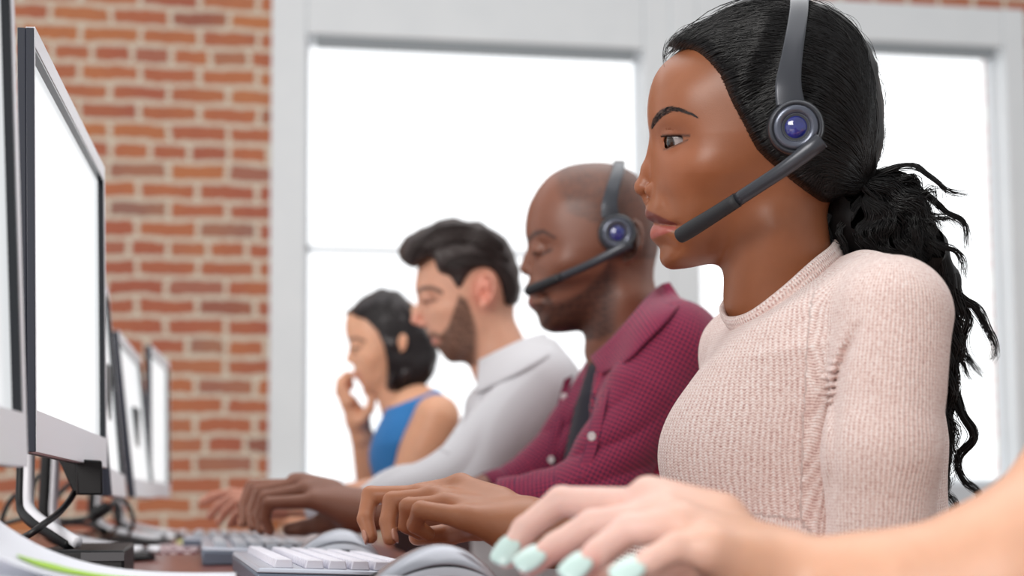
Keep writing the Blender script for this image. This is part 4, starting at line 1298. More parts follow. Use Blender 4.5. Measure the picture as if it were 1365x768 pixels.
# ================================================================ shared pieces for the three people behind
def collar(name, up, lo, m, parent, thick=.0016, uvs=4.0):
    """a folded shirt collar: sheet between an upper and a lower edge (world points)"""
    U = spline(up, 6); Lw = spline(lo, 6); k = len(U); n = 6
    cen = (U.mean(0) + Lw.mean(0)) / 2
    V = []; 
    for s_ in (0, 1):
        for i in range(k):
            for j in range(n):
                t = j / (n - 1); p = U[i] * (1 - t) + Lw[i] * t
                o_ = p - cen; o_[2] = 0; o_ = nrm(o_)
                p = p + o_ * (.004 * math.sin(math.pi * min(1, t * 1.2 + .1)) + (thick if s_ else 0))
                V.append(p)
    def ix(s_, i, j): return s_ * k * n + i * n + j
    Fs = []
    for i in range(k - 1):
        for j in range(n - 1):
            Fs.append((ix(0, i, j), ix(0, i + 1, j), ix(0, i + 1, j + 1), ix(0, i, j + 1)))
            Fs.append((ix(1, i, j + 1), ix(1, i + 1, j + 1), ix(1, i + 1, j), ix(1, i, j)))
        Fs.append((ix(0, i, 0), ix(1, i, 0), ix(1, i + 1, 0), ix(0, i + 1, 0)))
        Fs.append((ix(0, i + 1, n - 1), ix(1, i + 1, n - 1), ix(1, i, n - 1), ix(0, i, n - 1)))
    for i in (0, k - 1):
        for j in range(n - 1): Fs.append((ix(0, i, j), ix(0, i, j + 1), ix(1, i, j + 1), ix(1, i, j)))
    mb = MB(); mb.add(V, Fs); o = mb.build(name, m, parent, smooth=True)
    LL = np.concatenate([[0], np.cumsum(np.linalg.norm(np.diff(Lw, axis=0), axis=1))])
    uv = np.array([(LL[i], .03 * j / (n - 1), 0) for s_ in (0, 1) for i in range(k) for j in range(n)])
    set_vec(o.data, uv); return o

def cuff(name, a, b, r, m, parent, th=.0022, el=1.0):
    a = np.asarray(a, float); b = np.asarray(b, float); ax = nrm(b - a); L_ = np.linalg.norm(b - a)
    mb = MB(); mb.lathe(a, ax, [(r - th, 0), (r, 0.0008), (r + .0006, L_ * .5), (r, L_ - .0008), (r - th, L_), (r - th, 0)], 40)
    o = mb.build(name, m, parent, smooth=True)
    v = np.array([q.co for q in o.data.vertices]); q = v - a
    u = nrm(np.cross(ax, [0.1, 0.9, 0.2])); w = np.cross(ax, u)
    set_vec(o.data, np.stack([np.arctan2(q @ w, q @ u) * r, q @ ax, q[:, 0] * 0], -1)); return o

def button(p, n_, r, m, parent, name='button'):
    mb = MB(); mb.lathe(p, n_, [(0, 0), (r, 0), (r * 1.02, .0008), (r * .9, .0016), (r * .7, .0012), (0, .0012)], 20); return mb.build(name, m, parent, smooth=True)

def box_of(pts, pad=.02):
    p = np.array(pts); return p.min(0) - pad, p.max(0) + pad

# ================================================================ the man with the headset
fM = Frame(790, 330, 1.96); hM = fM.H
m_skinB = skin_mat('dark_brown_skin', 0.42, 0.10)
outM = spline([(711, 262), (705, 275), (701, 292), (700, 304), (700.5, 314), (703, 323), (706, 332), (706, 346), (706, 360), (706, 369), (704, 376), (699.5, 383), (700, 389), (705.5, 395), (704, 399), (703.5, 405), (707, 411),
     (713, 416), (717, 423), (719, 431), (723, 438), (733, 443), (748, 444), (775, 439), (805, 418), (832, 392), (858, 372), (874, 346), (878, 312), (872, 278), (858, 247), (838, 228), (812, 219), (785, 218), (758, 222), (735, 233), (720, 248)], 5, True)
def W_M(x, y):
    w = lin(y, [215, 270, 330, 370, 400, 425, 448], [.074, .077, .075, .068, .062, .055, .050]) + 0 * x
    w -= .0100 * gb(x, y, 722, 332, 12, 9); w += .0050 * gb(x, y, 714, 316, 14, 5, .1)
    w += .0055 * gb(x, y, 748, 350, 20, 11); w -= .0035 * gb(x, y, 760, 385, 22, 18); w -= .003 * gb(x, y, 765, 290, 22, 22)
    w -= .0040 * gb(x, y, 720, 366, 5, 9, -.5); w -= .005 * gb(x, y, 728, 397, 5, 4)
    w += .0050 * gb(x, y, 712, 387, 8, 4, .2) + .0055 * gb(x, y, 713, 403, 8, 4, -.1); w -= .006 * gb(x, y, 716, 395, 12, 1.3)
    w -= .004 * gb(x, y, 717, 413, 10, 3.5, .3)
    return w
def R_M(x, y): return lin(y, [260, 330, 370, 400, 425, 448], [.085, .085, .072, .058, .046, .032]) + 0 * x
exM = [rc(hM(716, 326), hM(706, 345), .0062, .0072, k=.012), rc(hM(706, 345), hM(702.5, 355), .0072, .0088, k=.006), ell(hM(703, 359), fM.R, (.0088, .0105, .0078), k=.006)]
for sd in (-1, 1):
    exM += [ell(hM(713, 362.5, sd * .0165), fM.R, (.0100, .0070, .0078), k=.004), ell(hM(722, 333, sd * .034), fM.R, (.0135, .0135, .0125), k=.006),
            rc(hM(712, 337.5, sd * .045), hM(722, 339, sd * .0487), .0012, .001, k=.002, op='s'), rc(hM(722, 339, sd * .0487), hM(736, 333, sd * .049), .0012, .001, k=.002, op='s')]
exM += ear_prims(fM, 838, 324, 15, 27, .074, .15) + ear_prims(fM, 838, 324, 15, 27, .074, .15)[:0]
exM += [rc(hM(820, 385), hM(850, 478), .054, .058, fM.y, .004, .008, k=.02), rc(hM(835, 395, -.045), hM(795, 470, -.018), .011, .012, k=.03)]
TM = nrm([.16, .98, 0])
def torsoM(o):
    return [rc(P(862, 480, 1.94), P(868, 520, 1.94), .062 - o, .094 - o, TM, .05, .090, k=.04),
            rc(P(868, 520, 1.94), P(872, 620, 1.94), .094 - o, .118 - o, TM, .090, .070, k=.04),
            rc(P(872, 620, 1.94), P(885, 820, 1.94), .118 - o, .125 - o, TM, .070, .060, k=.04),
            rc(P(885, 440, 1.90), P(900, 462, 1.78), .045 - o, .058 - o, k=.04),
            rc(P(850, 470, 2.00), P(835, 500, 2.12), .045 - o, .056 - o, k=.04)]
def armM(o): return [rc(P(900, 465, 1.77), P(790, 660, 1.74), .058 - o, .049 - o, k=.01), rc(P(790, 660, 1.74), P(676, 676, 1.76), .047 - o, .034 - o, k=.02)]
def armMf(o): return [rc(P(826, 505, 2.12), P(730, 628, 2.09), .056 - o, .043 - o, k=.02), rc(P(730, 628, 2.09), P(662, 655, 2.06), .042 - o, .028 - o, k=.02)]
exM.append(Prim(uni(torsoM(.010) + [plane_cut(hM(885, 398), fM.x * -95 + fM.z * 98, k=.01)]), 'u', .02))
exM += [rc(P(900, 465, 1.77), P(790, 664, 1.74), .045, .038, k=.01), rc(P(790, 668, 1.74), P(660, 680, 1.77), .038, .030, k=.01), rc(P(660, 680, 1.77), P(492, 682, 1.81), .030, .0235, k=.01)]
exM += [rc(P(826, 505, 2.12), P(735, 632, 2.09), .045, .034, k=.01), rc(P(735, 632, 2.09), P(600, 668, 2.03), .032, .022, k=.01)]
fgM = [(FP((398, 648, 1.88), (335, 648, 1.89), (325, 675, 1.88), (325, 697, 1.87)), (.0105, .0088, .0080, .0070)),
       (FP((403, 646, 1.86), (344, 655, 1.865), (334, 682, 1.86), (337, 702, 1.85)), (.0108, .0090, .0082, .0072)),
       (FP((409, 654, 1.835), (353, 663, 1.835), (343, 688, 1.835), (348, 706, 1.83)), (.0105, .0088, .0080, .0070)),
       (FP((420, 668, 1.81), (358, 671, 1.805), (353, 691, 1.81), (360, 708, 1.815)), (.0100, .0082, .0074, .0064))]
wrM = P(478, 681, 1.815)
exM.append(rc(P(492, 682, 1.81), wrM, .0235, .0225, fM.y, .003, .008, k=.01))
for k_, (p_, r_) in enumerate(fgM): exM.append(rc(wrM + fM.y * (.012 - .008 * k_), p_[0], .0200, r_[0] * 1.15, k=.016))
exM.append(rc(P(440, 655, 1.84), P(392, 641, 1.87), .0150, .0095, k=.012))
for p_, r_ in fgM: exM += finger(p_, r_, .0025)
exM += [rc(P(470, 690, 1.83), P(432, 698, 1.86), .016, .013, k=.014)] + finger(FP((432, 698, 1.86), (405, 704, 1.875), (385, 706, 1.875)), (.0125, .0105, .0085), .004)
# far hand, resting behind
wf = P(600, 668, 2.03)
exM += [rc(wf, P(555, 672, 2.0), .021, .019, fM.y, .004, .012, k=.012)] + [r__ for i in range(4) for r__ in finger(FP((552, 668, 1.985 + .018 * i), (520, 672, 1.985 + .018 * i), (505, 686, 1.985 + .018 * i), (503, 700, 1.985 + .018 * i)), (.010, .0085, .0078, .007), .003)] + finger(FP((575, 678, 1.98), (545, 694, 1.97), (520, 700, 1.97)), (.012, .010, .008), .003)
def colsM(V, px, py, lat):
    C = np.tile(np.array(srgb(124, 78, 60)), (len(V), 1)); L = np.abs(lat)
    hd = (py < 470) & (px > 690); f = lambda w: np.where(hd, w, 0)
    C = blend(C, np.where(px < 700, .5, 0) * (py > 600), srgb(142, 90, 68))
    hl = np.interp(py, [215, 240, 262, 285, 300, 335, 352], [735, 735, 742, 752, 790, 800, 806])
    n_ = wnoise(V, 900, 3)
    C = blend(C, f((.45 + .22 * n_) * np.clip((px - hl) / 14, 0, 1) * (py < 345)), srgb(62, 50, 48))
    # beard and moustache
    bt = np.interp(px, [700, 712, 726, 740, 760, 780, 800, 815], [374, 371, 378, 398, 392, 380, 360, 335])
    be = np.clip((py - bt) / 9, 0, 1) * (px > 700) * np.clip((826 - px) / 14, 0, 1) * (py < 452) * np.clip((478 - (py + .35 * (px - 740))) / 14, 0, 1)
    be = be * (1 - np.clip(1 - np.hypot((px - 712) / 17, (py - 395) / 11), 0, 1) * 3).clip(0, 1)
    C = blend(C, f((.66 + .2 * n_) * be), srgb(40, 28, 26))
    C = blend(C, f(.7 * np.clip(1.6 - np.hypot((px - 705) / 14, (py - 388) / 6), 0, 1) * (L < .028) * (py < 396)), srgb(98, 56, 56))
    C = blend(C, f(.75 * np.clip(1.6 - np.hypot((px - 708) / 14, (py - 404) / 7), 0, 1) * (L < .028) * (py >= 396)), srgb(140, 84, 82))
    br = np.interp(px, [703, 714, 726, 742], [322, 312, 309, 318])
    C = blend(C, f(.8 * np.clip(1.5 - np.abs(py - br) / np.interp(px, [703, 714, 742], [3.2, 3.6, 1.6]), 0, 1) * (px > 703) * (px < 743) * (L > .008)), srgb(34, 24, 22))
    ll = np.interp(px, [711, 722, 737], [337, 339.5, 333])
    C = blend(C, f(.85 * np.clip(1.5 - np.abs(py - ll) / 1.6, 0, 1) * (px > 711) * (px < 738)), srgb(22, 14, 14))
    return C
loM, hiM = box_of([P(310, 620, 1.9), P(310, 715, 1.78), P(960, 820, 1.62), P(960, 400, 1.66), P(1000, 820, 2.1), P(700, 215, 1.96), P(960, 430, 2.25), P(880, 215, 2.1), P(880, 215, 1.8)])
hz = [hM(690, 445)[2], hM(690, 300)[2]]
manB, infM, _ = head_body('person', 'man in a maroon checked shirt and headset with shaved head, looking down', 'person', fM, outM, W_M, R_M, exM, colsM, loM, hiM, .0030,
    (None, None, [(hz[0], hz[1], .0020)]), m_skinB)
nail_mesh(nails_for(fgM[:3]), 'fingernail', bpy.data.materials['natural_nail'], manB)
# checked shirt
m_check = mat('maroon_check', srgb(140, 40, 70), 0.8, sheen=0.15, spec=0.2)
g = N(m_check); sp = g.n('SeparateXYZ'); g.l(g.attr('uvw').outputs['Vector'], sp.inputs[0])
def stripe(o_, per, off=0.0): return g.math('GREATER_THAN', g.math('SINE', g.math('MULTIPLY', g.math('ADD', o_, off), 2 * math.pi / per)), 0.0)
sa, sb = stripe(sp.outputs[0], .0056), stripe(sp.outputs[1], .0056)
ck = g.math('MULTIPLY', g.math('ADD', sa, sb), 0.5)
g.l(g.ramp(ck, [(0.0, srgb(180, 50, 80)), (0.5, srgb(110, 37, 64)), (1.0, srgb(42, 33, 62))], 'CONSTANT'), g.b.inputs['Base Color'])
g.b.inputs['Base Color'].links[0].from_node.color_ramp.elements[1].position = 0.4
g.b.inputs['Base Color'].links[0].from_node.color_ramp.elements[2].position = 0.9
m_check_in = mat('shirt_inside_maroon', srgb(92, 34, 52), 0.85)
m_under = mat('undershirt_navy', srgb(26, 26, 40), 0.85)
def openM(Q):
    px, py, d_ = pixels(Q); lt = d_ - 1.93
    c = np.interp(py, [455, 480, 520, 560, 600, 650], [790, 781, 774, 766, 757, 742]); hw = np.interp(py, [455, 480, 520, 560, 600, 650], [18, 15, 15, 17, 17, 10])
    return np.maximum(np.maximum(np.abs(px - c) - hw, 0) * fM.s - .0005 * (np.abs(px - c) < hw) * 8, np.maximum(lt - .14, -lt - .20)).astype(np.float32)
def foldM(Q):
    px, py, lt = pixels(Q)
    t = (px - 790) * .55 + (py - 600) * .83
    w = np.exp(-(((px - 800) / 90) ** 2 + ((py - 600) / 75) ** 2))
    return (-.0062 * w * np.abs(np.sin(t / 15 + .9 * np.sin((px - py) / 60))) ** .7 + .0036 * w).astype(np.float32)
tor = torsoM(0) + [Prim(openM, 's', .002)]
armp = armM(0) + [plane_cut(P(676, 676, 1.76), P(660, 678, 1.76) - P(700, 674, 1.755))]
armf = armMf(0) + [plane_cut(P(655, 657, 2.05), P(640, 662, 2.05) - P(690, 646, 2.07))]
shirtM = [Prim(uni(tor), 'u'), Prim(uni(armf), 'u', .012), Prim(uni(armp), 'u', .008), Prim(foldM, 'd'), folds(.0030, 17, 12), plane_cut(hM(885, 385), fM.x * -95 + fM.z * 98, k=.01)]
sgM = [(P(868, 440, 1.94), P(880, 820, 1.94), -fM.x, .15, 0), (P(900, 440, 1.77), P(790, 660, 1.74), -fM.x, .055, .5), (P(790, 660, 1.74), P(660, 677, 1.76), fM.z, .042, .9), (P(826, 505, 2.12), P(730, 628, 2.09), fM.z, .05, 1.3), (P(730, 628, 2.09), P(662, 655, 2.06), fM.z, .036, 1.7)]
shirt_b = garment('checked_shirt', shirtM, loM, hiM, .0028, m_check, manB, sgM)
un = [Prim(uni(torsoM(.0045)), 'u'), rc(P(862, 488, 1.94), P(868, 510, 1.94), .056, .07, TM, .03, .06, k=.03), plane_cut(hM(790, 480), fM.x * -80 + fM.z * 84, k=.004)]
V, Q = prims_mesh('undershirt', un, loM, hiM, .0045); link_mesh('undershirt', raw_mesh('undershirt', V, Q), m_under, manB)
surfB = [Prim(uni(torsoM(0)), 'u'), Prim(uni(armM(0)), 'u', .008), rc(hM(820, 385), hM(850, 478), .056, .060, fM.y, .004, .008, k=.01)]
cloth_sheet('collar', [(893, 376), (880, 380), (862, 396), (838, 424), (812, 453), (786, 476)], [(910, 402), (902, 412), (886, 432), (862, 456), (836, 482), (802, 500)], surfB, 1.6, 2.1, m_check, manB, (.003, .0075))
cloth_sheet('placket', [(803, 497), (794, 530), (786, 570), (776, 610), (761, 640)], [(819, 492), (810, 530), (802, 570), (792, 610), (777, 640)], surfB, 1.6, 2.1, m_check, manB, (.0022, .0026))
surfF = [Prim(uni(torsoM(0)), 'u'), Prim(uni(armMf(0)), 'u', .012)]
cloth_sheet('placket', [(764, 500), (756, 530), (748, 570), (741, 610), (733, 640)], [(752, 506), (744, 535), (736, 572), (729, 610), (722, 640)], surfF, 1.7, 2.3, m_check, manB, (.0022, .0026))
cuff('cuff', P(668, 677, 1.762), P(702, 673, 1.757), .0375, m_check, manB)
cuff('cuff', P(650, 659, 2.053), P(680, 649, 2.068), .0315, m_check, manB)
m_button = mat('pearl_button', srgb(216, 206, 206), 0.3)
for (bx, by), sf in (((752, 529), surfF), ((735, 613), surfF), ((789, 582), surfB)):
    bd = float(march(sf, [(bx, by)], 1.6, 2.3)[0]); button(P(bx, by, bd - .0045), nrm(-fM.y - .5 * fM.x), .0055, m_button, manB)
headset('black headset with blue lens worn by the man in the maroon shirt', fM, (821, 312), .0245, .094,
    [(812, 292, -.096, .0120), (811, 275, -.094, .0105), (816, 252, -.084, .0085), (821, 236, -.066, .0080), (824, 222, -.035, .0078), (824, 217.5, 0, .0078), (824, 222, .035, .0078), (819, 250, .084, .008), (815, 290, .094, .009)],
    [(838, 325, -.112, .0068), (826, 331, -.113, .0070), (795, 347, -.105, .0058), (765, 361, -.090, .0056), (735, 374, -.070, .0062), (712, 384, -.050, .0066), (702, 389, -.044, .0055)])

# ================================================================ the bearded man in the pale grey shirt
fN = Frame(620, 390, 2.45); hN = fN.H
m_skinC = skin_mat('fair_skin', 0.45, 0.15)
outN = spline([(566, 338), (558, 352), (555.5, 366), (553.5, 380), (554, 389), (557, 397), (560.5, 404), (562, 416), (564, 427), (567, 435), (569.5, 441), (570, 447), (575, 451), (575.5, 457), (578, 461), (584, 466), (589, 473), (594, 479), (604, 484),
     (622, 480), (640, 470), (662, 440), (683, 412), (690, 380), (684, 345), (668, 318), (640, 302), (605, 302), (580, 318)], 5, True)
def W_N(x, y):
    w = lin(y, [295, 350, 395, 430, 460, 488], [.074, .076, .073, .066, .058, .050]) + 0 * x
    w -= .0100 * gb(x, y, 571, 398, 9, 7); w += .0060 * gb(x, y, 566, 387, 11, 4, .1); w += .005 * gb(x, y, 588, 412, 15, 9)
    w -= .0035 * gb(x, y, 577, 425, 4, 8, -.6); w -= .005 * gb(x, y, 590, 455, 5, 4); w += .005 * gb(x, y, 583, 452, 8, 6); w -= .005 * gb(x, y, 582, 453, 9, 1.2)
    w += .004 * gb(x, y, 612, 455, 20, 18)
    return w
def R_N(x, y): return lin(y, [350, 400, 430, 455, 488], [.085, .082, .066, .050, .034]) + 0 * x
exN = [rc(hN(565, 400), hN(556, 418), .0062, .0068, k=.012), rc(hN(556, 418), hN(553.5, 425), .0068, .0078, k=.006), ell(hN(554.5, 428), fN.R, (.0080, .0085, .0068), k=.006)]
for sd in (-1, 1):
    exN += [ell(hN(563, 431, sd * .0135), fN.R, (.0095, .006, .0070), k=.004), ell(hN(572, 398, sd * .034), fN.R, (.0132, .0135, .0122), k=.006), rc(hN(565, 402, sd * .045), hN(582, 399, sd * .049), .0012, .001, k=.002, op='s')]
exN += ear_prims(fN, 645, 388, 12.5, 22, .074, .12)
exN += [rc(hN(645, 430), hN(672, 492), .050, .055, fN.y, .004, .008, k=.02)]
TN = nrm([.10, .99, 0])
def torsoN(o):
    return [rc(P(688, 495, 2.45), P(700, 545, 2.45), .066 - o, .096 - o, TN, .05, .10, k=.04), rc(P(700, 545, 2.45), P(716, 640, 2.45), .096 - o, .118 - o, TN, .10, .07, k=.04),
            rc(P(716, 640, 2.45), P(725, 800, 2.45), .118 - o, .12 - o, TN, .07, .06, k=.04), rc(P(700, 480, 2.40), P(722, 512, 2.28), .045 - o, .058 - o, k=.04), rc(P(688, 490, 2.5), P(680, 520, 2.62), .045 - o, .056 - o, k=.04)]
def armN(o): return [rc(P(722, 515, 2.27), P(612, 640, 2.23), .060 - o, .052 - o, k=.01), rc(P(612, 640, 2.23), P(425, 671, 2.27), .048 - o, .030 - o, k=.03)]
exN.append(Prim(uni(torsoN(.010) + [plane_cut(hN(722, 466), fN.x * -70 + fN.z * 92, k=.01)]), 'u', .02))
exN += [Prim(uni(armN(.010)), 'u', .01), rc(P(425, 671, 2.27), P(375, 671, 2.30), .024, .020, fN.y, .003, .008, k=.01)]
fgN = [(FP((345, 662, 2.36), (308, 657, 2.38), (285, 661, 2.385), (270, 668, 2.385)), (.0105, .0085, .0076, .0068)),
       (FP((345, 664, 2.335), (310, 664, 2.345), (291, 675, 2.35), (280, 688, 2.35)), (.0105, .0088, .0078, .0070)),
       (FP((347, 668, 2.31), (316, 669, 2.315), (300, 682, 2.32), (292, 696, 2.32)), (.0102, .0085, .0076, .0066)),
       (FP((350, 673, 2.29), (324, 676, 2.29), (312, 688, 2.295), (306, 700, 2.30)), (.0095, .0078, .0070, .0062))]
for k_, (p_, r_) in enumerate(fgN): exN += [rc(P(375, 671, 2.30) + fN.y * (.02 - .012 * k_), p_[0], .0180, r_[0] * 1.1, k=.014)]
for p_, r_ in fgN: exN += finger(p_, r_, .0025)
exN += [rc(P(372, 678, 2.32), P(345, 686, 2.35), .014, .012, k=.012)] + finger(FP((345, 686, 2.35), (325, 692, 2.36), (308, 697, 2.36)), (.0115, .0098, .008), .004)
def colsN(V, px, py, lat):
    C = np.tile(np.array(srgb(212, 158, 132)), (len(V), 1)); L = np.abs(lat)
    hd = (py < 500) & (px > 545); f = lambda w: np.where(hd, w, 0)
    C = blend(C, np.where((py > 640) & (px < 400), .45, 0), srgb(206, 130, 112))
    C = blend(C, f(.5 * np.clip(1.4 - np.hypot((px - 556) / 14, (py - 428) / 12), 0, 1)), srgb(214, 138, 122))
    C = blend(C, f(.55 * np.clip(1.5 - np.hypot((px - 645) / 16, (py - 388) / 24), 0, 1)), srgb(222, 128, 112))
    bt = np.interp(px, [568, 578, 588, 598, 606, 612, 622, 640], [441, 438, 441, 430, 408, 390, 395, 445])
    n_ = wnoise(V, 700, 4)
    be = np.clip((py - bt) / 7, 0, 1) * (px > 568) * np.clip((640 - px) / 10, 0, 1) * (py < 487) * np.clip((517 - (py + .5 * (px - 610))) / 10 + .4, 0, 1)
    be *= 1 - np.clip(1.7 - np.hypot((px - 576) / 9, (py - 454) / 4.5), 0, 1)
    C = blend(C, f((.80 + .15 * n_) * be), srgb(62, 42, 34))
    C = blend(C, f(.7 * np.clip(1.5 - np.hypot((px - 577) / 8, (py - 454) / 4), 0, 1)), srgb(176, 96, 92))
    br = np.interp(px, [556, 566, 578, 590], [389, 384, 384, 390])
    C = blend(C, f(.85 * np.clip(1.5 - np.abs(py - br) / 2.6, 0, 1) * (px > 557) * (px < 591) * (L > .008)), srgb(46, 32, 28))
    C = blend(C, f(.7 * np.clip(1.5 - np.abs(py - 401.5 + .1 * (px - 572)) / 1.6, 0, 1) * (px > 563) * (px < 584)), srgb(50, 32, 28))
    C = blend(C, f(.35 * np.clip(1.4 - np.hypot((px - 573) / 14, (py - 398) / 9), 0, 1)), srgb(150, 96, 80))
    return C
loN, hiN = box_of([P(262, 645, 2.4), P(262, 710, 2.28), P(760, 800, 2.2), P(800, 800, 2.7), P(545, 290, 2.45), P(800, 450, 2.75), P(690, 290, 2.6), P(690, 290, 2.3)])
manC, infN, _ = head_body('person', 'bearded man with swept dark hair in a pale grey shirt', 'person', fN, outN, W_N, R_N, exN, colsN, loN, hiN, .0034, (None, None, [(hN(0, 490)[2], hN(0, 380)[2], .0024)]), m_skinC)
m_hair2 = mat('dark_brown_hair', srgb(46, 34, 32), 0.45, spec=0.4)
innN = spline([(537, 355), (545, 359), (555, 360), (568, 350), (577, 348), (580, 360), (585, 369), (596, 372), (603, 382), (608, 394), (613, 404), (618, 396), (622, 378), (632, 365), (645, 361), (656, 368), (662, 384), (664, 402), (674, 413), (692, 408)], 3)
outHN = spline([(692, 408), (695, 385), (692, 362), (684, 338), (668, 312), (640, 298), (620, 296), (603, 292), (586, 294), (568, 301), (550, 312), (538, 322), (531, 334), (537, 355)], 4)
hairN = Inflate(fN, outHN, innN, lambda x, y: lin(y, [290, 340, 380, 415], [.080, .086, .084, .074]) + .001 * np.sin(x / 7. + y / 14.), lambda x, y: .07 + 0 * x, Rin=.010, pad=40)
V, Q = prims_mesh('hair', [hairN.prim, Prim(lambda Q: wnoise(Q, 120, 8).astype(np.float32) * .0005, 'd')], np.array([hN(520, 420, -.1), hN(700, 285, .1), hN(700, 420, .1), hN(520, 285, -.1)]).min(0) - .01, np.array([hN(520, 420, -.1), hN(700, 285, .1), hN(520, 285, .1), hN(700, 285, -.1)]).max(0) + .01, .003)
hrN = link_mesh('hair', raw_mesh('hair', V, Q), m_hair2, manC)
r2 = np.random.RandomState(3); pN = []
for _ in range(900):
    t = r2.uniform(0, 1); j = r2.normal(size=2) * 3
    if t < .45:
        y0 = r2.uniform(0, 1); pN.append(np.array([(540 + 34 * y0, 352 - 5 * y0), (556 + 26 * y0, 328 + 2 * y0), (596 + 20 * y0, 306 + 16 * y0), (640, 310 + 20 * y0), (676, 335 + 20 * y0)]) + j)
    else:
        x0 = r2.uniform(0, 1); pN.append(np.array([(582 + 60 * x0, 362 - 20 * x0), (600 + 50 * x0, 352 + 2 * x0), (630 + 35 * x0, 348 + 10 * x0), (664 + 15 * x0, 375), (680 + 6 * x0, 404)]) + j)
strands('hair_strand_layer', surf_strands(hairN, None, pN, .003, 14, r2, 1.2, .0002), .0007, m_hair2, hrN)
m_grey = mat('pale_grey_cotton', srgb(206, 204, 208), 0.85, sheen=0.15, spec=0.2)
g = N(m_grey); tcx = g.n('TexCoord'); nz = g.noise(1400, 2, tcx.outputs['Object']); g.bump(nz.outputs[0], .2, .0004)
def foldN(Q):
    px, py, lt = pixels(Q)
    w = np.exp(-(((px - 590) / 110) ** 2 + ((py - 620) / 60) ** 2)); t = px * .75 + py * .65
    return (-.006 * w * np.abs(np.sin(t / 17 + np.sin((px - 2 * py) / 80))) ** .7 + .0035 * w).astype(np.float32)
shirtN = [Prim(uni(torsoN(0)), 'u'), Prim(uni(armN(0) + [plane_cut(P(422, 672, 2.27), P(400, 675, 2.27) - P(450, 668, 2.265))]), 'u', .012), Prim(foldN, 'd'), folds(.0045, 14, 31), plane_cut(hN(722, 452), fN.x * -70 + fN.z * 92, k=.01)]
garment('grey_shirt', shirtN, loN, hiN, .0038, m_grey, manC, [(P(700, 480, 2.45), P(720, 800, 2.45), -fN.x, .15, 0)])
surfC = [Prim(uni(torsoN(0)), 'u'), Prim(uni(armN(0)), 'u', .012), rc(hN(645, 430), hN(672, 492), .052, .057, fN.y, .004, .008, k=.01)]
cloth_sheet('collar', [(727, 444), (715, 446), (692, 454), (662, 468), (638, 480)], [(742, 466), (730, 476), (704, 492), (672, 508), (634, 526)], surfC, 2.1, 2.6, m_grey, manC, (.003, .0085))
cloth_sheet('placket', [(632, 524), (622, 545), (606, 572), (586, 600)], [(644, 526), (634, 550), (619, 580), (600, 606)], surfC, 2.1, 2.7, m_grey, manC, (.002, .0025))
cuff('cuff', P(412, 673, 2.272), P(456, 667, 2.265), .033, m_grey, manC)

# ================================================================ the woman in blue at the far end
fO = Frame(515, 455, 3.0); hO = fO.H
outO = spline([(468, 412), (462, 424), (460.5, 436), (461.5, 447), (464.5, 455), (467, 462), (468, 472), (470, 482), (472, 489), (471.5, 495), (474.5, 499), (475, 505), (479, 510), (483, 517), (491, 524), (503, 523), (520, 513), (540, 500), (560, 484), (571, 455), (566, 422), (545, 400), (515, 391), (488, 396)], 5, True)
def W_O(x, y):
    w = lin(y, [388, 430, 465, 490, 525], [.070, .072, .069, .060, .042]) + 0 * x
    w -= .009 * gb(x, y, 475, 464, 7, 5.5); w += .004 * gb(x, y, 470, 455, 8, 3); w += .006 * gb(x, y, 488, 478, 12, 8); w -= .004 * gb(x, y, 484, 500, 4, 3); w += .004 * gb(x, y, 479, 500, 6, 4)
    return w
exO = [rc(hO(470, 466), hO(466.5, 477), .0055, .0062, k=.012), ell(hO(466.5, 480), fO.R, (.0075, .008, .0062), k=.007)]
for sd in (-1, 1):
    exO += [ell(hO(472, 483, sd * .012), fO.R, (.008, .0055, .006), k=.005), ell(hO(477, 464, sd * .033), fO.R, (.0125, .013, .0115), k=.006), rc(hO(470, 465, sd * .043), hO(485, 464, sd * .0475), .0016, .0014, k=.002, op='s')]
exO += ear_prims(fO, 535, 458, 5.0, 11, .078, .1)
exO += [rc(hO(520, 500), hO(540, 560), .040, .046, fO.y, .004, .006, k=.02)]
TO = nrm([.06, 1, 0])
def torsoO(o):
    return [rc(P(552, 552, 3.0), P(556, 590, 3.0), .058 - o, .078 - o, TO, .06, .075, k=.04), rc(P(556, 590, 3.0), P(563, 640, 3.0), .078 - o, .085 - o, TO, .075, .055, k=.04), rc(P(563, 640, 3.0), P(590, 780, 3.0), .085 - o, .09 - o, TO, .055, .05, k=.04),
            rc(P(560, 535, 2.97), P(580, 552, 2.88), .036 - o, .042 - o, k=.03), rc(P(550, 540, 3.05), P(548, 556, 3.13), .036 - o, .042 - o, k=.03), ell(P(533, 608, 2.94), fO.R, (.05 - o, .05 - o, .05 - o), k=.05), ell(P(528, 608, 3.07), fO.R, (.05 - o, .05 - o, .05 - o), k=.05)]
exO.append(Prim(uni(torsoO(.005)), 'u', .01))
exO += [rc(P(583, 556, 2.85), P(536, 662, 2.83), .046, .038, k=.015), rc(P(536, 662, 2.83), P(420, 688, 2.88), .036, .022, k=.01), rc(P(420, 688, 2.88), P(385, 692, 2.90), .020, .016, fO.y, .01, .02, k=.01)]
exO += [q for i in range(4) for q in finger(FP((380, 690, 2.87 + .02 * i), (358, 688, 2.87 + .02 * i), (345, 694, 2.87 + .02 * i), (338, 699, 2.87 + .02 * i)), (.009, .0078, .007, .0062), .003)]
exO += [rc(P(545, 560, 3.14), P(500, 668, 3.14), .042, .035, k=.02), rc(P(498, 668, 3.14), P(482, 580, 3.06), .035, .0235, k=.015), rc(P(482, 580, 3.06), P(477, 560, 3.05), .0225, .024, fO.y, .003, .008, k=.01),
        rc(P(477, 560, 3.05), P(466, 537, 3.04), .024, .018, fO.y, .008, .012, k=.014)]
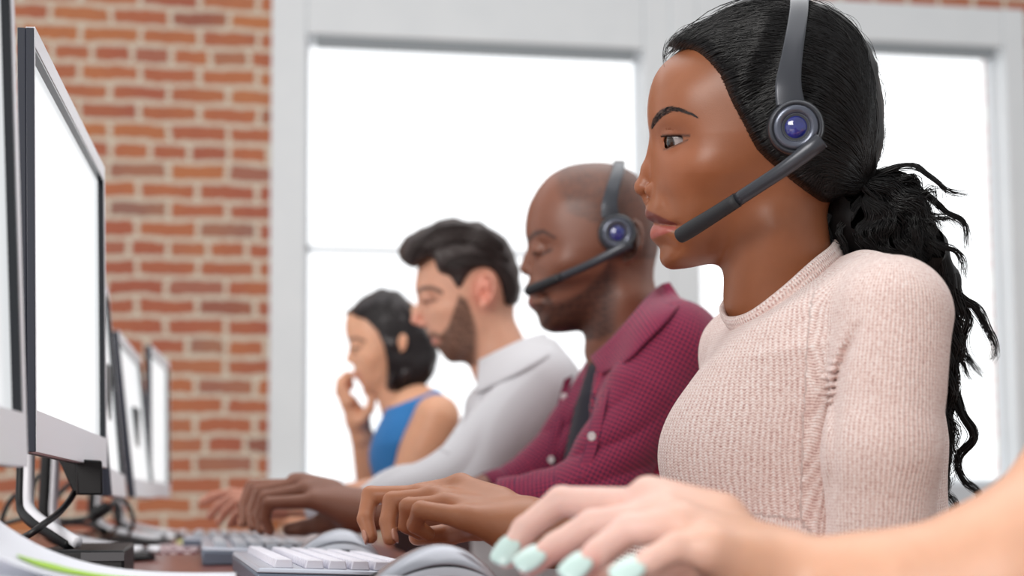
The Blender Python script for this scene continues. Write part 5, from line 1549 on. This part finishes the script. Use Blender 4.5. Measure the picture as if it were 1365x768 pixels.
for (p_, r_) in ((FP((466, 535, 3.00), (455, 513, 3.00), (462, 500, 3.01), (474, 500, 3.01)), (.0105, .0090, .0080, .0070)), (FP((461, 540, 3.03), (452, 522, 3.03), (453, 508, 3.03), (461, 500, 3.03)), (.0105, .009, .008, .007)),
                 (FP((463, 545, 3.06), (454, 526, 3.06), (457, 512, 3.06), (468, 508, 3.06)), (.0100, .0088, .0078, .0068)), (FP((467, 548, 3.08), (460, 532, 3.08), (462, 520, 3.08), (470, 514, 3.08)), (.009, .008, .007, .006)),
                 (FP((482, 560, 3.01), (493, 545, 3.00), (496, 531, 3.00), (488, 521, 3.01)), (.0125, .0105, .0090, .0078))):
    exO += finger(p_, r_, .003)
def colsO(V, px, py, lat):
    C = np.tile(np.array(srgb(222, 166, 134)), (len(V), 1)); L = np.abs(lat)
    f = lambda w: np.where((py < 530) & (px > 458), w, 0)
    C = blend(C, np.where((py > 545) & (px > 500), .3, 0), srgb(214, 150, 112))
    C = blend(C, f(.8 * np.clip(1.5 - np.abs(py - np.interp(px, [464, 474, 487], [454, 451, 455])) / 1.7, 0, 1) * (px > 464) * (px < 488)), srgb(66, 46, 42))
    C = blend(C, f(.85 * np.clip(1.4 - np.hypot((px - 475) / 7, (py - 464.5) / 2.4), 0, 1)), srgb(40, 26, 26))
    C = blend(C, f(.6 * np.clip(1.5 - np.hypot((px - 477) / 5, (py - 501) / 3.6), 0, 1)), srgb(190, 96, 92))
    return C
loO, hiO = box_of([P(325, 690, 2.8), P(325, 705, 2.95), P(620, 780, 2.8), P(640, 780, 3.2), P(445, 385, 3.0), P(600, 385, 3.15), P(445, 385, 3.1), P(600, 520, 2.78)])
womD, infO, _ = head_body('person', 'woman in a sleeveless blue top with a black bob, hand held to her mouth', 'person', fO, outO, W_O, lambda x, y: lin(y, [430, 480, 505, 528], [.082, .066, .048, .030]) + 0 * x, exO, colsO, loO, hiO, .0034, (None, None, None), skin_mat('light_warm_skin', .45, .15))
innO = spline([(456, 425), (464, 424), (478, 428), (494, 438), (505, 453), (511, 472), (514, 495), (511, 518), (520, 526)], 4)
outHO = spline([(520, 526), (536, 526), (552, 524), (566, 514), (577, 499), (585, 480), (581, 462), (570, 435), (557, 412), (538, 394), (516, 386), (495, 390), (476, 401), (463, 413), (456, 425)], 4)
hairO = Inflate(fO, outHO, innO, lambda x, y: lin(y, [385, 430, 480, 530], [.078, .083, .086, .078]) + 0 * x, lambda x, y: lin(y, [385, 470, 528], [.075, .07, .03]) + 0 * x, Rin=.011)
bO = [hO(445, 535, -.1), hO(600, 375, .1), hO(445, 375, .1), hO(600, 535, -.1)]
def slot(Q):
    px, py, lt = fO.to(Q); c = np.interp(py, [440, 480, 520], [531, 531, 529]); hw = np.interp(py, [440, 450, 480, 518], [0, 4, 3.2, 1])
    return (np.maximum(np.abs(px - c) - hw, np.maximum(444 - py, py - 516)) * fO.s).astype(np.float32)
V, Q = prims_mesh('hair', [hairO.prim, Prim(slot, 's', .004), Prim(lambda Q: wnoise(Q, 90, 8).astype(np.float32) * .0012, 'd')], np.array(bO).min(0) - .01, np.array(bO).max(0) + .01, .0036)
m_hair3 = mat('very_dark_bob_hair', srgb(34, 26, 28), 0.4, spec=0.5)
hrO = link_mesh('hair', raw_mesh('hair', V, Q), m_hair3, womD)
r3 = np.random.RandomState(5); pO = []
for _ in range(700):
    t = r3.uniform(0, 1); j = r3.normal(size=2) * 3
    pO.append(np.array([(462 + 70 * t, 424 - 34 * t), (480 + 52 * t, 420 - 16 * t), (502 + 55 * t, 440 - 5 * t), (514 + 58 * t, 475), (514 + 52 * t, 518 - 6 * t)]) + j)
strands('hair_strand_layer', [s_ for s_ in surf_strands(hairO, None, pO, .002, 14, r3, .8, .0002)], .0007, m_hair3, hrO)
m_blue = mat('blue_fabric', srgb(36, 116, 182), 0.75, sheen=.1)
def armhole(Q):
    return (np.linalg.norm(Q - P(588, 556, 2.84).astype(np.float32), axis=1) - .062).astype(np.float32)
garment('blue_top', [Prim(uni(torsoO(0)), 'u'), rc(P(583, 556, 2.85), P(530, 668, 2.83), .047, .040, op='s', k=.004), folds(.0018, 25, 6), plane_cut(hO(520, 540), fO.x * -24 + fO.z * 60, k=.01)], loO, hiO, .0036, m_blue, womD, [(P(552, 540, 3.0), P(560, 780, 3.0), -fO.x, .12, 0)])

m_skirt = mat('dark_brown_skirt', srgb(66, 40, 40), .85)
sk = [Prim(uni(torsoO(-.001)), 'u'), plane_cut(P(555, 684, 3.0), CU)]
V, Q = prims_mesh('skirt', sk, loO, hiO, .005); link_mesh('skirt', raw_mesh('skirt', V, Q), m_skirt, womD)
# ================================================================ the hand in the foreground
m_skinD = skin_mat('pale_skin', .45, .18, scale=600)
fgF = [(FP((872, 676, .835), (748, 668, .865), (700, 706, .862), (676, 742, .855)), (.0115, .0092, .0082, .0074)),
       (FP((890, 690, .810), (790, 700, .830), (742, 728, .828), (706, 753, .822)), (.0115, .0094, .0084, .0074)),
       (FP((912, 702, .785), (838, 706, .795), (797, 738, .790), (768, 764, .785)), (.0112, .0092, .0082, .0074)),
       (FP((950, 732, .760), (902, 730, .760), (868, 748, .758), (836, 768, .755)), (.0105, .0084, .0074, .0066))]
wrF = P(1030, 768, .790)
rayF = nrm(P(1000, 760, .78) - CAM)
exF = [rc(P(1570, 380, .86), P(1448, 745, .74), .052, .044, k=.01), rc(P(1448, 745, .74), P(1340, 785, .735), .043, .038, k=.05), rc(P(1340, 785, .735), P(1180, 800, .755), .038, .0325, k=.03), rc(P(1180, 798, .755), wrF, .0325, .0235, rayF, .002, .006, k=.02)]
for k_, (p_, r_) in enumerate(fgF): exF.append(rc(wrF + rayF * (.014 - .010 * k_), p_[0], .0200, r_[0] * 1.22, k=.016))
exF += [rc(P(960, 690, .815), P(862, 656, .835), .0150, .0085, k=.012)]
for p_, r_ in fgF: exF += finger(p_, r_, .0025)
exF += [rc(P(1000, 775, .82), P(930, 770, .85), .017, .014, k=.014)] + finger(FP((930, 770, .85), (850, 765, .87), (790, 775, .865)), (.013, .0105, .008), .004)
loF, hiF = box_of([P(640, 620, .88), P(640, 790, .75), P(1640, 340, .76), P(1640, 900, .66), P(1640, 340, .95), P(1300, 860, .66), P(1200, 860, .85)], .05)
def colsF(V, px, py, lat):
    C = np.tile(np.array(srgb(212, 162, 134)), (len(V), 1))
    q = (V - CAM) @ np.stack([CR, CU, CF]).T; x = W_PX / 2 + F * q[:, 0] / q[:, 2]; y = PYC - F * q[:, 1] / q[:, 2]
    C = blend(C, np.clip((1000 - x) / 160, 0, 1) * .9, srgb(232, 192, 180))
    C = blend(C, np.clip((y - 720) / 30, 0, 1) * (x < 800) * .5, srgb(216, 140, 128))
    return C
V, Q = prims_mesh('person', exF, loF, hiF, .0024)
me = raw_mesh('person', V, Q); set_col(me, colsF(V, None, None, None))
armF_ = link_mesh('person', me, m_skinD); tag(armF_, 'bare forearm and typing hand with mint nails in the blurred foreground', 'person')
m_mint = mat('mint_nail_polish', srgb(200, 224, 217), 0.18, coat=.6)
nf_ = []
for (p_, r_) in fgF:
    c = np.asarray(p_[3]); b_ = np.asarray(p_[2]); al = nrm(c - b_)
    do = nrm(-rayF * .75 + np.array([-.1, 0, .62])); do = nrm(do - al * (do @ al))
    nf_.append((c - al * .001 + do * r_[3] * .95, al, do, 1.35))
nail_mesh(nf_, 'painted_nail', m_mint, armF_, w=.0060, l=.0072)

# ================================================================ keyboards
m_kcase = mat('keyboard_silver', srgb(176, 180, 192), .35, .3)
m_kside = mat('keyboard_blue_grey', srgb(104, 114, 130), .4, .2)
m_key = mat('key_light', srgb(222, 220, 230), .45)
m_keyd = mat('key_grey', srgb(176, 180, 188), .4)
g = N(m_key); tcx = g.n('TexCoord'); nz = g.noise(1500, 2, tcx.outputs['Object']); g.bump(nz.outputs[0], .1, .0002)
key_cache = {}
def key_obj(u, v, w_, mt, parent, pos):
    k = (round(w_, 4), mt.name)
    if k not in key_cache:
        mb = MB(); hu, hv, ht = w_ / 2, .0082, .0075
        B = []
        for s1, s2, z in ((1, 1, 0), (.86, .80, ht)):
            for a, b in ((-1, -1), (1, -1), (1, 1), (-1, 1)):
                B.append(np.array([a * (hu - (1 - s1) * .008), b * hv * s2, z]))
        mb.hexa(B)
        import bmesh
        o = mb.build('key', mt, None, bevel=.0009)
        key_cache[k] = o
        o2 = o
    else:
        o2 = key_cache[k].copy(); COL.objects.link(o2)
    R = np.stack([u, -v, np.cross(u, -v)], 1)
    M = Matrix([[*R[0], pos[0]], [*R[1], pos[1]], [*R[2], pos[2]], [0, 0, 0, 1]])
    o2.parent = parent; bpy.context.view_layer.update(); 
    o2.matrix_parent_inverse = parent.matrix_world.inverted(); o2.matrix_basis = M
    return o2
def keyboard(label, pn, pf, L_=.44, Wd=.158, z=DESK + .0235, mt=m_key, group='computer keyboards on the desk', keys=True):
    a = np.array([*pn[:2], 0.]); b = np.array([*pf[:2], 0.]); u = nrm(b - a); v = np.array([u[1], -u[0], 0.])   # v towards the typist
    root = empty('keyboard', (*(a + u * L_ / 2 + v * Wd / 2)[:2], DESK), label, 'keyboard', group)
    def pt(s, t, zz): return np.array([*(a + u * s + v * t)[:2], zz])
    mb = MB()
    mb.hexa([pt(.002, 0.002, DESK), pt(L_ - .002, .002, DESK), pt(L_ - .002, Wd - .002, DESK), pt(.002, Wd - .002, DESK), pt(0, 0, z - .004), pt(L_, 0, z - .004), pt(L_, Wd, z - .011), pt(0, Wd, z - .011)])
    mb.build('case_bottom', m_kside, root, bevel=.003)
    mb = MB(); mb.hexa([pt(0, 0, z - .004), pt(L_, 0, z - .004), pt(L_, Wd, z - .011), pt(0, Wd, z - .011), pt(.003, .003, z), pt(L_ - .003, .003, z), pt(L_ - .003, Wd - .003, z - .007), pt(.003, Wd - .003, z - .007)])
    mb.build('case_top', m_kcase, root, bevel=.0015)
    if keys:
        vd = nrm(np.array([*v[:2], -.007 / Wd])); 
        rows = [(.020, [.0175] * 20), (.046, [.0175] * 20), (.0655, [.0175] * 20), (.085, [.0175] * 20), (.1045, [.0175] * 5 + [.036] + [.0175] * 12), (.124, [.0175] * 3 + [.0175, .023, .023, .105, .023, .023, .023, .0175])]
        for (t, ws) in rows:
            s = .012
            for q in ws:
                if s + q > L_ - .008: break
                key_obj(u, vd, q, mt, root, pt(s + q / 2, t + .004, z - .007 * (t / Wd) - .0002)); s += q + .0024
    return root
keyboard('silver keyboard with pale keys under the nearer brown hand, closest to the papers', PZ(341, 757, DESK + .0235), PZ(306, 733.5, DESK + .0235))
keyboard('grey keyboard under the hand of the man in the maroon shirt', P(268, 724, 1.77), P(268, 714, 2.2), mt=m_keyd)
keyboard('flat grey keyboard under the fair hand, before the brick wall', P(243, 712, 2.34), P(250, 706, 2.8), mt=m_keyd, L_=.40)
kf = P(470, 770, .895); keyboard('keyboard at the bottom edge under the mint nailed hand', np.array([kf[0] - .01, kf[1] - .44]), kf, z=DESK + .0245)

# ================================================================ mice
m_ms = mat('mouse_dark_silver', srgb(168, 170, 178), .26, .5)
m_msl = mat('mouse_light_silver', srgb(204, 206, 214), .25, .3)
def mouse(label, c, yaw, L_=.122, Wd=.064, Hh=.042, group='computer mice'):
    ex = np.array([math.cos(yaw), math.sin(yaw), 0]); ey = np.array([-ex[1], ex[0], 0]); o0 = np.array([c[0], c[1], DESK + .0006])
    root = empty('computer_mouse', o0, label, 'mouse', group)
    n1, n2 = 36, 28
    def prof(t):   # t 0 nose .. 1 heel
        h = (np.sin(math.pi * min(1, (t * .93 + .035)) ** 1.30)) ** .78
        w = (1 - abs(2 * t - 1) ** 3.2) ** .5 * (.88 + .12 * t)
        return max(h, .02), max(w, .02)
    def shell(name, m, a0, a1, sc_, zoff):
        V = []; 
        for i in range(n1 + 1):
            t = i / n1; h, w = prof(t)
            for j in range(n2 + 1):
                a = a0 + (a1 - a0) * j / n2
                y = math.cos(a); z = math.sin(a)
                y = math.copysign(abs(y) ** .75, y); z = abs(z) ** .8
                V.append(o0 + ex * ((t - .5) * L_ * (1 - .10 * 0)) * sc_ + ey * (y * Wd / 2 * w * sc_) + np.array([0, 0, zoff + z * Hh * h * sc_]))
        Fs = [(i * (n2 + 1) + j, (i + 1) * (n2 + 1) + j, (i + 1) * (n2 + 1) + j + 1, i * (n2 + 1) + j + 1) for i in range(n1) for j in range(n2)]
        mb = MB(); mb.add(V, Fs); o = mb.build(name, m, root, smooth=True); s_ = o.modifiers.new('t', 'SOLIDIFY'); s_.thickness = .0012; s_.offset = -1; return o
    shell('base_shell', m_dark, 0, math.pi, .95, -.0004)
    shell('top_shell', m_ms, .66, math.pi - .66, 1.0, .0006)
    shell('side_trim', m_msl, .42, .60, 1.0, .0004); shell('side_trim', m_msl, math.pi - .60, math.pi - .42, 1.0, .0004)
    mb = MB(); mb.lathe(o0 - ex * L_ * .27 + np.array([0, 0, Hh * .36]) - ey * .004, ey, [(0, 0), (.0085, 0), (.0095, .002), (.0095, .006), (.0085, .008), (0, .008)], 24); mb.build('scroll_wheel', m_dark, root, smooth=True)
    return root
c1 = P(566, 760, 1.04); mouse('dark silver mouse beside the mint nails, in front of the nearer brown hand', c1, .05, Hh=.045)
c2 = P(440, 720, 1.66); mouse('grey mouse between the two brown hands', c2, .05, Hh=.046)

# ================================================================ papers, dock, cables, small things
m_paper = mat('white_paper', srgb(232, 234, 242), .7)
g = N(m_paper); tcx = g.n('TexCoord'); mp = g.n('Mapping'); g.l(tcx.outputs['Object'], mp.inputs[0]); mp.inputs['Scale'].default_value = (60, 200, 60)
vz = g.noise(3.2, 3, mp.outputs[0], .7); mp2 = g.noise(9, 2, tcx.outputs['Object'])
mk = g.math('MULTIPLY', g.math('GREATER_THAN', vz.outputs[0], .63), g.math('GREATER_THAN', mp2.outputs[0], .52))
g.l(g.mix(g.math('MULTIPLY', mk, .45), srgb(232, 234, 242), srgb(120, 124, 140)), g.b.inputs['Base Color'])
def sheet_z(x): return .7695 + .036 * np.clip((312 - x) / 312, 0, 1.25) ** 3.3
ns, nt_ = 46, 20
V = []
for i in range(ns):
    x = -60 + (376) * i / (ns - 1)
    for j in range(nt_):
        d = .965 - .24 * j / (nt_ - 1)
        p = P(x, 700, .965) + (P(375, 700, .8) - P(375, 700, .965)) * j / (nt_ - 1) * .95
        p[2] = sheet_z(x) - .0025 * math.sin(j / nt_ * 3)
        V.append(p)
Fq = [(i * nt_ + j, (i + 1) * nt_ + j, (i + 1) * nt_ + j + 1, i * nt_ + j + 1) for i in range(ns - 1) for j in range(nt_ - 1)]
pr = empty('paper_sheet', (*V[ns * nt_ // 2][:2], DESK), 'curling white paper sheet marked with a green highlighter stroke', 'paper')
mb = MB(); mb.add(V, Fq); ps = mb.build('sheet', m_paper, pr, smooth=True); sm = ps.modifiers.new('t', 'SOLIDIFY'); sm.thickness = .0006
m_green = mat('green_highlighter', srgb(168, 214, 60), .6)
A = np.array(V).reshape(ns, nt_, 3); G_ = []
ih = np.linspace(14.5, 40.5, 30)
def samp(i, j):
    i0 = int(min(i, ns - 2)); j0 = int(min(j, nt_ - 2)); a, b = i - i0, j - j0
    return (A[i0, j0] * (1 - a) + A[i0 + 1, j0] * a) * (1 - b) + (A[i0, j0 + 1] * (1 - a) + A[i0 + 1, j0 + 1] * a) * b
for q, i in enumerate(ih):
    t = q / 29; j = 12.5 - 5.5 * t; w = 3.4 * min(1, .15 + q / 5) * (1 - .78 * t)
    G_ += [samp(i, j - w) + [0, 0, .0012], samp(i, j + w) + [0, 0, .0012]]
mb = MB(); mb.add(G_, [(2 * k, 2 * k + 2, 2 * k + 3, 2 * k + 1) for k in range(29)]); mb.build('highlighter_mark', m_green, pr, smooth=True)
pa = empty('paper_stack', (*(V[ns * nt_ // 2])[:2], DESK), 'pad of white papers under the curling sheet at the lower left', 'paper')
p00, p10 = P(-60, 700, .99), P(318, 700, .99); dv = (P(375, 700, .8) - P(375, 700, .965)) * 1.05
mb = MB(); zt_ = .7655; c4 = [p00, p10, p10 + dv, p00 + dv]
mb.hexa([np.array([*c[:2], DESK]) for c in c4] + [np.array([*c[:2], zt_]) for c in c4]); mb.build('pad', m_paper, pa, bevel=.001)

V2 = []
for i in range(ns):
    x = -60 + 375 * i / (ns - 1)
    for j in range(nt_):
        p = P(x, 700, .955) + (P(375, 700, .8) - P(375, 700, .965)) * j / (nt_ - 1) * .98
        p[2] = .7662 + .0155 * float(np.clip((300 - x) / 300, 0, 1.25)) ** 2.4
        V2.append(p)
mb = MB(); mb.add(V2, Fq); p2_ = mb.build('top_sheet', m_paper, pa, smooth=True); sm = p2_.modifiers.new('t', 'SOLIDIFY'); sm.thickness = .0005
dc = empty('docking_station', (*P(110, 740, 1.5)[:2], DESK), 'flat black box on the desk behind the white papers', 'box')
e0, e1 = P(38, 735, 1.34), P(166, 735, 1.34); dy = P(375, 690, 1.62) - P(375, 690, 1.34); zt2 = .7735
cc = [e0, e1, e1 + dy - CR * .02, e0 + dy]
mb = MB(); mb.hexa([np.array([*c[:2], DESK]) for c in cc] + [np.array([*c[:2], zt2]) for c in cc]); mb.build('case', m_dark, dc, bevel=.003)
m_dock2 = mat('dark_grey_plastic', srgb(62, 62, 66), .5)
mb = MB(); f0, f1 = e0 + (e1 - e0) * .55, e1; 
mb.hexa([np.array([*f0[:2], zt2 - .010]), np.array([*f1[:2], zt2 - .010]), np.array([*(f1 - dy * .01)[:2], zt2 - .010]), np.array([*(f0 - dy * .01)[:2], zt2 - .010]), np.array([*f0[:2], zt2 - .002]), np.array([*f1[:2], zt2 - .002]), np.array([*(f1 - dy * .01)[:2], zt2 - .002]), np.array([*(f0 - dy * .01)[:2], zt2 - .002])]); mb.build('front_panel', m_dock2, dc)
# the stand of the large monitor: bent bar standing on the box, and its hub
rootB = mB[0]
st = [P(40, 560, 1.46), P(39, 620, 1.46), P(38, 664, 1.45), P(41, 680, 1.44), P(55, 694, 1.42), P(80, 709, 1.40), P(104, 724, 1.385)]
s1 = spline(st, 5)
mb = MB(); mb.tube(s1, .0062, 12, flat=(CR, .9)); mb.build('stand_arm', m_silver, rootB, smooth=True)
mb = MB(); mb.tube([p - CR * .009 - CU * .003 + CF * .004 for p in s1], .0068, 12, flat=(CR, .8)); mb.build('stand_back_cover', m_dark, rootB, smooth=True)
mb = MB(); mb.tube(spline([P(40, 560, 1.46), P(60, 540, 1.45), P(88, 530, 1.42)], 4), .012, 12); mb.build('hinge_block', m_dark, rootB, smooth=True)
hub = [P(101, 612, 1.42), P(136, 614, 1.42), P(136, 614, 1.50), P(97, 612, 1.50), P(103, 660, 1.42), P(137, 660, 1.42), P(137, 660, 1.50), P(99, 660, 1.50)]
mb = MB(); mb.hexa(hub[4:] + hub[:4]); mb.build('speaker_box', m_dark, rootB, bevel=.002)
mb = MB(); mb.hexa([P(97, 655, 1.44), P(103, 656, 1.44), P(103, 656, 1.48), P(97, 655, 1.48), P(78, 612, 1.44), P(104, 612, 1.44), P(104, 612, 1.48), P(78, 612, 1.48)]); mb.build('bracket', m_dark, rootB, bevel=.001)
m_cable = mat('black_cable', srgb(20, 20, 23), .45)
def cable(label, pts, r, name='cable', cat='cable'):
    mb = MB(); mb.tube(spline([P(*p) for p in pts], 8), r, 10); o = mb.build(name, m_cable, None, smooth=True); tag(o, label, cat, 'cables behind the monitors'); return o
cable('thick black cable slanting from the monitor down across its stand', [(100, 655, 1.47), (92, 668, 1.44), (78, 684, 1.41), (58, 699, 1.37), (40, 712, 1.36), (20, 722, 1.38)], .0034)
cable('thin black cable looping beside the silver stand arm', [(44, 702, 2.0), (43, 660, 2.0), (50, 636, 2.0), (60, 638, 2.0), (65, 655, 2.0), (62, 690, 2.0), (60, 716, 2.2)], .0032)
cable('black cable arching behind the speaker box', [(68, 718, 2.2), (70, 690, 2.1), (76, 664, 2.1), (92, 646, 2.1), (110, 640, 2.1), (120, 655, 2.2)], .0036)
cable('black cable curving up at the far left edge', [(0, 706, 2.0), (4, 688, 2.0), (12, 670, 2.0), (22, 660, 2.0), (30, 664, 2.0)], .0036)
cable('black cable lying in a low curve on the desk behind the stand', [(0, 700, 2.1), (30, 692, 2.1), (60, 688, 2.1), (84, 694, 2.2), (110, 692, 2.2), (123, 688, 2.2)], .0036)
cable('black cable coiled on the desk left of the plug', [(50, 712, 2.5), (80, 700, 2.4), (110, 698, 2.4), (130, 706, 2.5), (110, 714, 2.6), (80, 712, 2.6)], .0042)
cable('cable running from the plug to the next monitor stand', [(147, 674, 2.2), (156, 665, 2.25), (166, 668, 2.3), (174, 680, 2.3), (178, 697, 2.35), (172, 712, 2.5)], .0036)
cable('black cable hanging behind the plug', [(152, 664, 2.4), (160, 680, 2.4), (158, 698, 2.4), (148, 712, 2.5), (140, 717, 2.6)], .0034)
pl = MB(); pl.tube([P(124, 688, 2.2), P(133, 682, 2.2), P(146, 675, 2.2)], [.0105, .0115, .0100], 4); o = pl.build('power_plug', m_dark, None, bevel=.002); tag(o, 'black plug between cables below the second monitor from left', 'plug', None)
# notebook, note slips
m_pink = mat('patterned_notebook', srgb(200, 160, 165), .6)
g = N(m_pink); tcx = g.n('TexCoord'); ck_ = g.n('TexChecker'); ck_.inputs['Scale'].default_value = 90; g.l(tcx.outputs['Object'], ck_.inputs[0]); ck_.inputs[1].default_value = (*srgb(222, 206, 208), 1); ck_.inputs[2].default_value = (*srgb(120, 70, 84), 1); g.l(ck_.outputs[0], g.b.inputs['Base Color'])
def flat(name, label, cat, px0, px1, d0, d1, th, m, z=DESK):
    a, b, c, d = P(px0, 700, d0), P(px1, 700, d0), P(px1 + (375 - px1) * (1 - d0 / d1), 700, d1), P(px0 + (375 - px0) * (1 - d0 / d1), 700, d1)
    mb = MB(); mb.hexa([np.array([*q[:2], z]) for q in (a, b, c, d)] + [np.array([*q[:2], z + th]) for q in (a, b, c, d)])
    o = mb.build(name, m, None, bevel=.0008); tag(o, label, cat); return o
flat('notebook', 'thin notebook with reddish speckled cover beside the grey keyboards', 'notebook', 196, 262, 2.22, 2.5, .008, m_pink)
flat('note_slip', 'pale slip of paper on the desk left of the notebook', 'paper', 150, 192, 2.15, 2.4, .004, m_paper)
flat('sticky_note_pad', 'small yellow note pad behind the notebook', 'note pad', 236, 262, 2.62, 2.8, .010, mat('yellow_note', srgb(222, 222, 150), .7))
